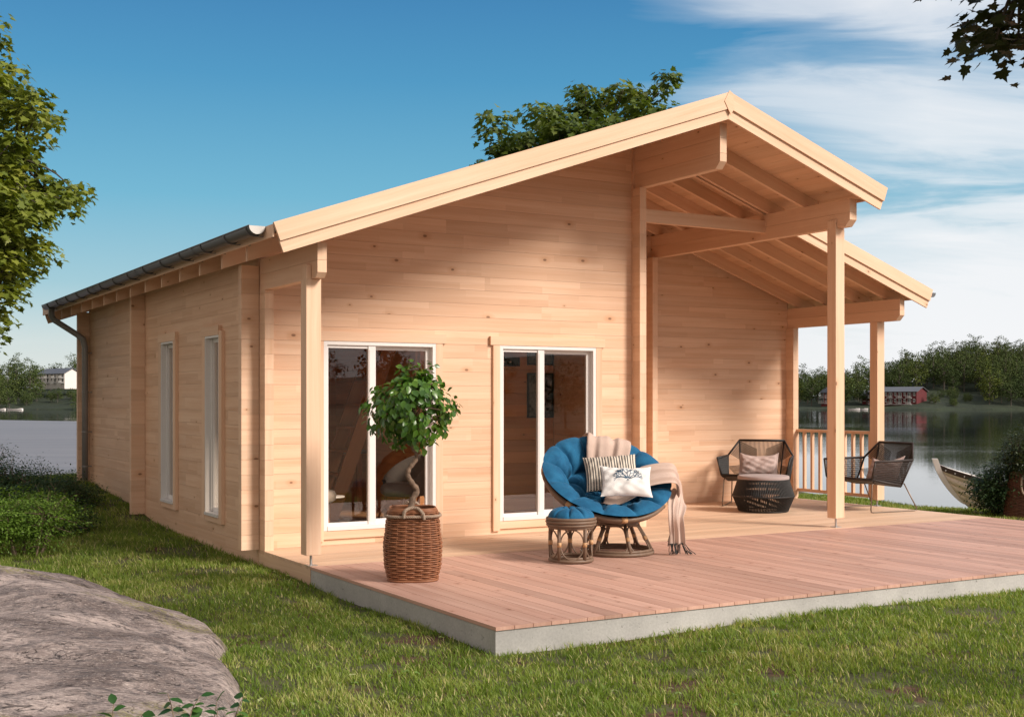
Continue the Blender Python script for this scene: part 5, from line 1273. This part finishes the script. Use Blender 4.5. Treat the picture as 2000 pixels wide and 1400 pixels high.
# hills on the land side, behind the viewer
th_ = np.linspace(-2.6, 2.6, 90); rs = np.linspace(110, 420, 30); A_, R2 = np.meshgrid(th_, rs, indexing='ij'); bear = math.atan2(-math.cos(R(27)), math.sin(R(27)))
Zb = -4+11*sst((R2-118)/190)*(1+.35*np.sin(A_*3.1+1)+.18*np.sin(A_*9)); V = np.stack([3+R2*np.cos(bear+A_*.55), R2*np.sin(bear+A_*.55), Zb], -1).reshape(-1, 3); I = np.arange(A_.size).reshape(A_.shape)
F = np.stack([I[:-1, :-1], I[1:, :-1], I[1:, 1:], I[:-1, 1:]], -1).reshape(-1, 4); o = npmesh('hills', V, F, M['bank'], smooth=True); tag(o, kind='structure')
def far_leaf(name, c1, c2, c3):
    m, n = mat(name); r = n.add('ShaderNodeAttribute', attribute_name='rnd').outputs['Fac']; oi = n.add('ShaderNodeObjectInfo').outputs['Random']
    c = n.ramp(r, [(0, c1), (.6, c2), (1, c3)]); c = n.mix(1., c, n.ramp(oi, [(0, (.72, .80, .8)), (.5, (1., 1., 1.)), (.93, (1.15, 1.08, .85)), (1, (1.7, 1.5, .8))]), 'MULTIPLY'); n.principled(Base_Color=c, Roughness=.8, Specular_IOR_Level=.15); return m
M['farleaf'] = far_leaf('far_foliage', (.030, .050, .015), (.065, .092, .026), (.125, .15, .045)); M['farbark'] = plain('far_bark', (.13, .11, .09), .9, var=.3, scale=2)
def far_tree(seed, h, wdt, ncl, nf, round_=1.):
    rg = np.random.default_rng(seed); tr = MB(); tr.tube([(0, 0, -1.), (.1, 0, h*.3), (-.1, .1, h*.75)], [.17, .13, .05], 6)
    C = []
    for k in range(ncl):
        d = rg.normal(size=3); d /= np.linalg.norm(d); s = .3+.7*rg.random()**.5; C.append(np.array([0, 0, h*.60])+d*s*np.array([wdt, wdt, h*.40])*(1+.22*math.sin(4*d[0]+3*d[1]*seed)))
    for c in C[:16]: tr.tube([(0, 0, min(c[2], h*.8)*.7), tuple(c)], [.06, .02], 4)
    P = np.concatenate([c+rg.normal(size=(nf, 3))*np.array([.42, .42, .30]) for c in C]); n_ = len(P); nr = rg.normal(size=(n_, 3))+np.array([0, 0, .6]); al = rg.normal(size=(n_, 3)); sz = .34*rg.uniform(.5, 1.4, n_)
    V, F, k = leaves((SMALL[0]*np.array([1.4, 1, 1]), SMALL[1]), P, nr, al, sz); rv = np.clip(rg.normal(.45, .22, n_), 0, 1); return tr, V, F, np.repeat(rv, k)
protos = []
for i, (sd_, h, w_, nc, nf, lab) in enumerate(((1, 9.5, 3.0, 60, 26, 0), (2, 8.0, 3.3, 58, 26, 0), (3, 11., 2.8, 60, 26, 0), (4, 6.5, 2.6, 46, 26, 0))):
    tr, V, F, rv = far_tree(sd_, h, w_, nc, nf); t = empty('shore_tree', (0, 0, -400), 'x', 'tree'); tr.build('trunk', M['farbark'], t, keep=False); npmesh('crown', V, F, M['farleaf'], t, {'rnd': ('FACE', rv)}, keep=False); protos.append(t)
CH.update({t.name: list(c for c in D_.objects if c.parent == t) for t in protos}); 
for t in protos:
    for c in CH[t.name]: CH[c.name] = []
rt_ = random.Random(12); used = set()
def put_tree(p, k, label, group, sc=1.):
    t = protos[k] if k not in used else copy_tree(protos[k]); used.add(k); t.location = p; t.rotation_euler = (0, 0, rt_.random()*6.28); q = sc*rt_.uniform(.92, 1.24); t.scale = (q*rt_.uniform(.9, 1.1), q, q*rt_.uniform(.9, 1.12)); t['label'] = label; t['category'] = 'tree'; t['group'] = group
def far_pt(u, d): p = at(u, d, 0); p.z = float(hill_z(np.array(float(u)), np.array(float(d)))); return p
placed = []
def scatter(u0, u1, d0, d1, n_, md, label, group, avoid=(), sc=1., ks=(0, 1, 2, 0)):
    c = 0; tr_ = 0
    while c < n_ and tr_ < n_*60:
        tr_ += 1; u = rt_.uniform(u0, u1); d = d0+(d1-d0)*rt_.random()**.9
        if any(a <= u <= b and c_ <= d <= e for a, b, c_, e in avoid): continue
        p = far_pt(u, d)
        if any((p-q).length < md for q in placed): continue
        placed.append(p); put_tree(p-UP*.6, rt_.choice(ks), label, group, sc); c += 1
scatter(1540, 1712, 374, 460, 40, 3.9, 'dark green tree in the low wood across the lake, left of the long red house', 'trees across the lake left of the red house', avoid=((1596, 1632, 360, 392), (1640, 1700, 350, 368)))
scatter(1712, 1900, 396, 465, 50, 4.0, 'dark green tree on the rising wooded slope above the long red house', 'trees above the red house', avoid=((1780, 1925, 360, 398),))
scatter(1840, 2060, 404, 470, 60, 3.9, 'dark green tree on the wooded hilltop across the lake at the right', 'trees on the right hilltop')
scatter(1925, 2080, 370, 422, 34, 3.9, 'green tree low on the far shore by the water at the right edge', 'trees by the water at the right edge')
scatter(1712, 1925, 365, 396, 18, 2.6, 'low dark bush or small tree on the grassy bank beside the long red house', 'bushes on the bank by the red house', avoid=((1690, 1800, 360, 384), (1800, 1812, 360, 372)), sc=.42, ks=(1, 3, 3))
scatter(-120, 72, 370, 455, 30, 4.0, 'green tree on the far shore left of the white house', 'trees left of the white house')
scatter(-60, 230, 366, 404, 30, 3.4, 'low green tree on the bank between the white house and the far water', 'trees below the white house', sc=.66, ks=(1, 3, 3))
scatter(85, 260, 436, 470, 14, 3.8, 'green tree on the rise behind the white house', 'trees behind the white house')
# the wood that the patio doors mirror
for i in range(16):
    az = R(rt_.uniform(6, 50)); r_ = rt_.uniform(128, 215); x, y = 3+r_*math.sin(az), -r_*math.cos(az); z = -4+11*float(sst((r_-118)/190)); put_tree(Vector((x, y, z)), rt_.choice((0, 1, 2)), 'tree of the wood behind the viewer, seen only as a reflection in the patio doors', 'trees mirrored in the patio doors', 1.05)
# houses across the lake
M['redwall'] = plain('red_boards', (.19, .020, .022), .7, var=.15, scale=.5); M['redwall2'] = plain('dark_red_boards', (.105, .012, .015), .75, var=.2, scale=.5); M['metalroof'] = plain('grey_sheet_roof', (.12, .125, .135), .5, var=.15, scale=.3)
M['whitewall'] = plain('white_boards', (.72, .68, .64), .7, var=.08, scale=.5); M['darkglass'] = plain('dark_window', (.03, .035, .04), .15, var=.2, scale=1); M['trimw'] = plain('white_trim', (.72, .72, .70), .6, var=.05)
def house(name, u0, d0, u1, d1, z0, floors, fh, dep, wallm, label, nwin, balc=True, roofh=1.5, trim=M['trimw'], side_right=True):
    a = at(u0, d0, z0); b = at(u1, d1, z0); ax = (b-a); L = ax.length; ax.normalize(); bk_ = Vector((-ax.y, ax.x, 0)); bk_ = bk_ if bk_.dot(FW) > 0 else -bk_; hs = empty(name, tuple(a), label, 'house'); H = floors*fh
    def Q(x, y, z): return a+ax*x+bk_*y+UP*z
    w_ = MB(); w_.prism([Q(0, 0, -2), Q(L, 0, -2), Q(L, 0, H), Q(0, 0, H)], bk_*.2, ax); w_.prism([Q(0, dep, -2), Q(L, dep, -2), Q(L, dep, H), Q(0, dep, H)], bk_*-.2, ax)
    for x, e in ((0, .2), (L, -.2)): w_.prism([Q(x, .2, -2), Q(x, dep-.2, -2), Q(x, dep-.2, H), Q(x, dep/2, H+roofh), Q(x, .2, H)], ax*e, bk_)
    w_.build('wall', wallm, hs)
    r_ = MB(); o_ = .5; k = roofh/(dep/2)
    for s in (0, 1):
        y0, y1 = (-o_, dep/2) if s == 0 else (dep+o_, dep/2); P = [Q(-o_, y0, H-o_*k+.1), Q(L+o_, y0, H-o_*k+.1), Q(L+o_, y1, H+roofh+.1), Q(-o_, y1, H+roofh+.1)]; r_.prism(P, (0, 0, .16), ax)
    r_.build('roof', M['metalroof'], hs); st_ = L/nwin
    for f in range(floors):
        for i in range(nwin):
            x = (i+.5)*st_; zb_ = f*fh+.75; big = i % 4 in (0, 2) and balc; ww = .52 if big else .34; z1 = zb_+.98; zb2 = zb_-.50 if big else zb_
            m1 = MB(); m1.box(0, 0, 0, 0, 0, 0) if 0 else None; m1.prism([Q(x-ww, -.06, zb2), Q(x+ww, -.06, zb2), Q(x+ww, -.06, z1), Q(x-ww, -.06, z1)], bk_*.10, ax); wo = m1.build('window', trim, hs)
            m1 = MB()
            for s in (-1, 1): m1.prism([Q(x+s*ww*.48-ww*.36, -.09, zb2+.12), Q(x+s*ww*.48+ww*.36, -.09, zb2+.12), Q(x+s*ww*.48+ww*.36, -.09, z1-.12), Q(x+s*ww*.48-ww*.36, -.09, z1-.12)], bk_*.028, ax)
            m1.build('pane', M['darkglass'], wo)
            if big:
                m1 = MB(); m1.prism([Q(x-.9, -1.0, f*fh+.02), Q(x+.9, -1.0, f*fh+.02), Q(x+.9, -1.0, f*fh+.10), Q(x-.9, -1.0, f*fh+.10)], bk_*.95, ax)
                m1.prism([Q(x-.9, -1.0, f*fh+.75), Q(x+.9, -1.0, f*fh+.75), Q(x+.9, -1.0, f*fh+.80), Q(x-.9, -1.0, f*fh+.80)], bk_*.05, ax)
                for j in range(9): xx = x-.88+1.76*j/8; m1.prism([Q(xx-.012, -.98, f*fh+.10), Q(xx+.012, -.98, f*fh+.10), Q(xx+.012, -.98, f*fh+.75), Q(xx-.012, -.98, f*fh+.75)], bk_*.03, ax)
                m1.build('balcony', trim, hs)
    m1 = MB(); m1.prism([Q(-.1, -.05, -.05), Q(L+.1, -.05, -.05), Q(L+.1, -.05, .12), Q(-.1, -.05, .12)], bk_*.04, ax); m1.build('plinth', trim, hs)
    return hs
house('red_house', 1699, 381, 1790, 371, -.1, 2, 1.95, 7.5, M['redwall2'], 'long two storey red house with white balconies and a grey roof across the lake', 10, True, 1.3)
house('red_house', 1604, 386, 1622, 382, .2, 2, 1.75, 4., M['redwall'], 'small red house with grey roof on the far shore beside the front post', 3, True, 1.3)
house('red_house', 1684, 388, 1697, 386, .9, 1, 1.9, 4., M['redwall'], 'low red outbuilding on the far shore just left of the long red house', 2, False, 1.0)
house('white_house', 76, 422, 126, 410, 7.0, 2, 1.6, 5.6, M['whitewall'], 'white two storey house with a dark roof on the far left shore', 7, True, 1.6)
for u, d, L_, lab in ((1655, 358, 3.6, 'small white motorboat moored on the far shore beside the front post'), (1676, 359, 2.8, 'small pale boat moored right of the white motorboat on the far shore'), (12, 358, 4.6, 'white boat moored on the far left shore under the trees'), (-8, 359, 2.6, 'small white boat cut by the left edge on the far shore')):
    p = at(u, d, wz-.12); rowboat('moored_boat', tuple(p), RT+FW*.15, L_, 1.5, .62, lab, detail=False)
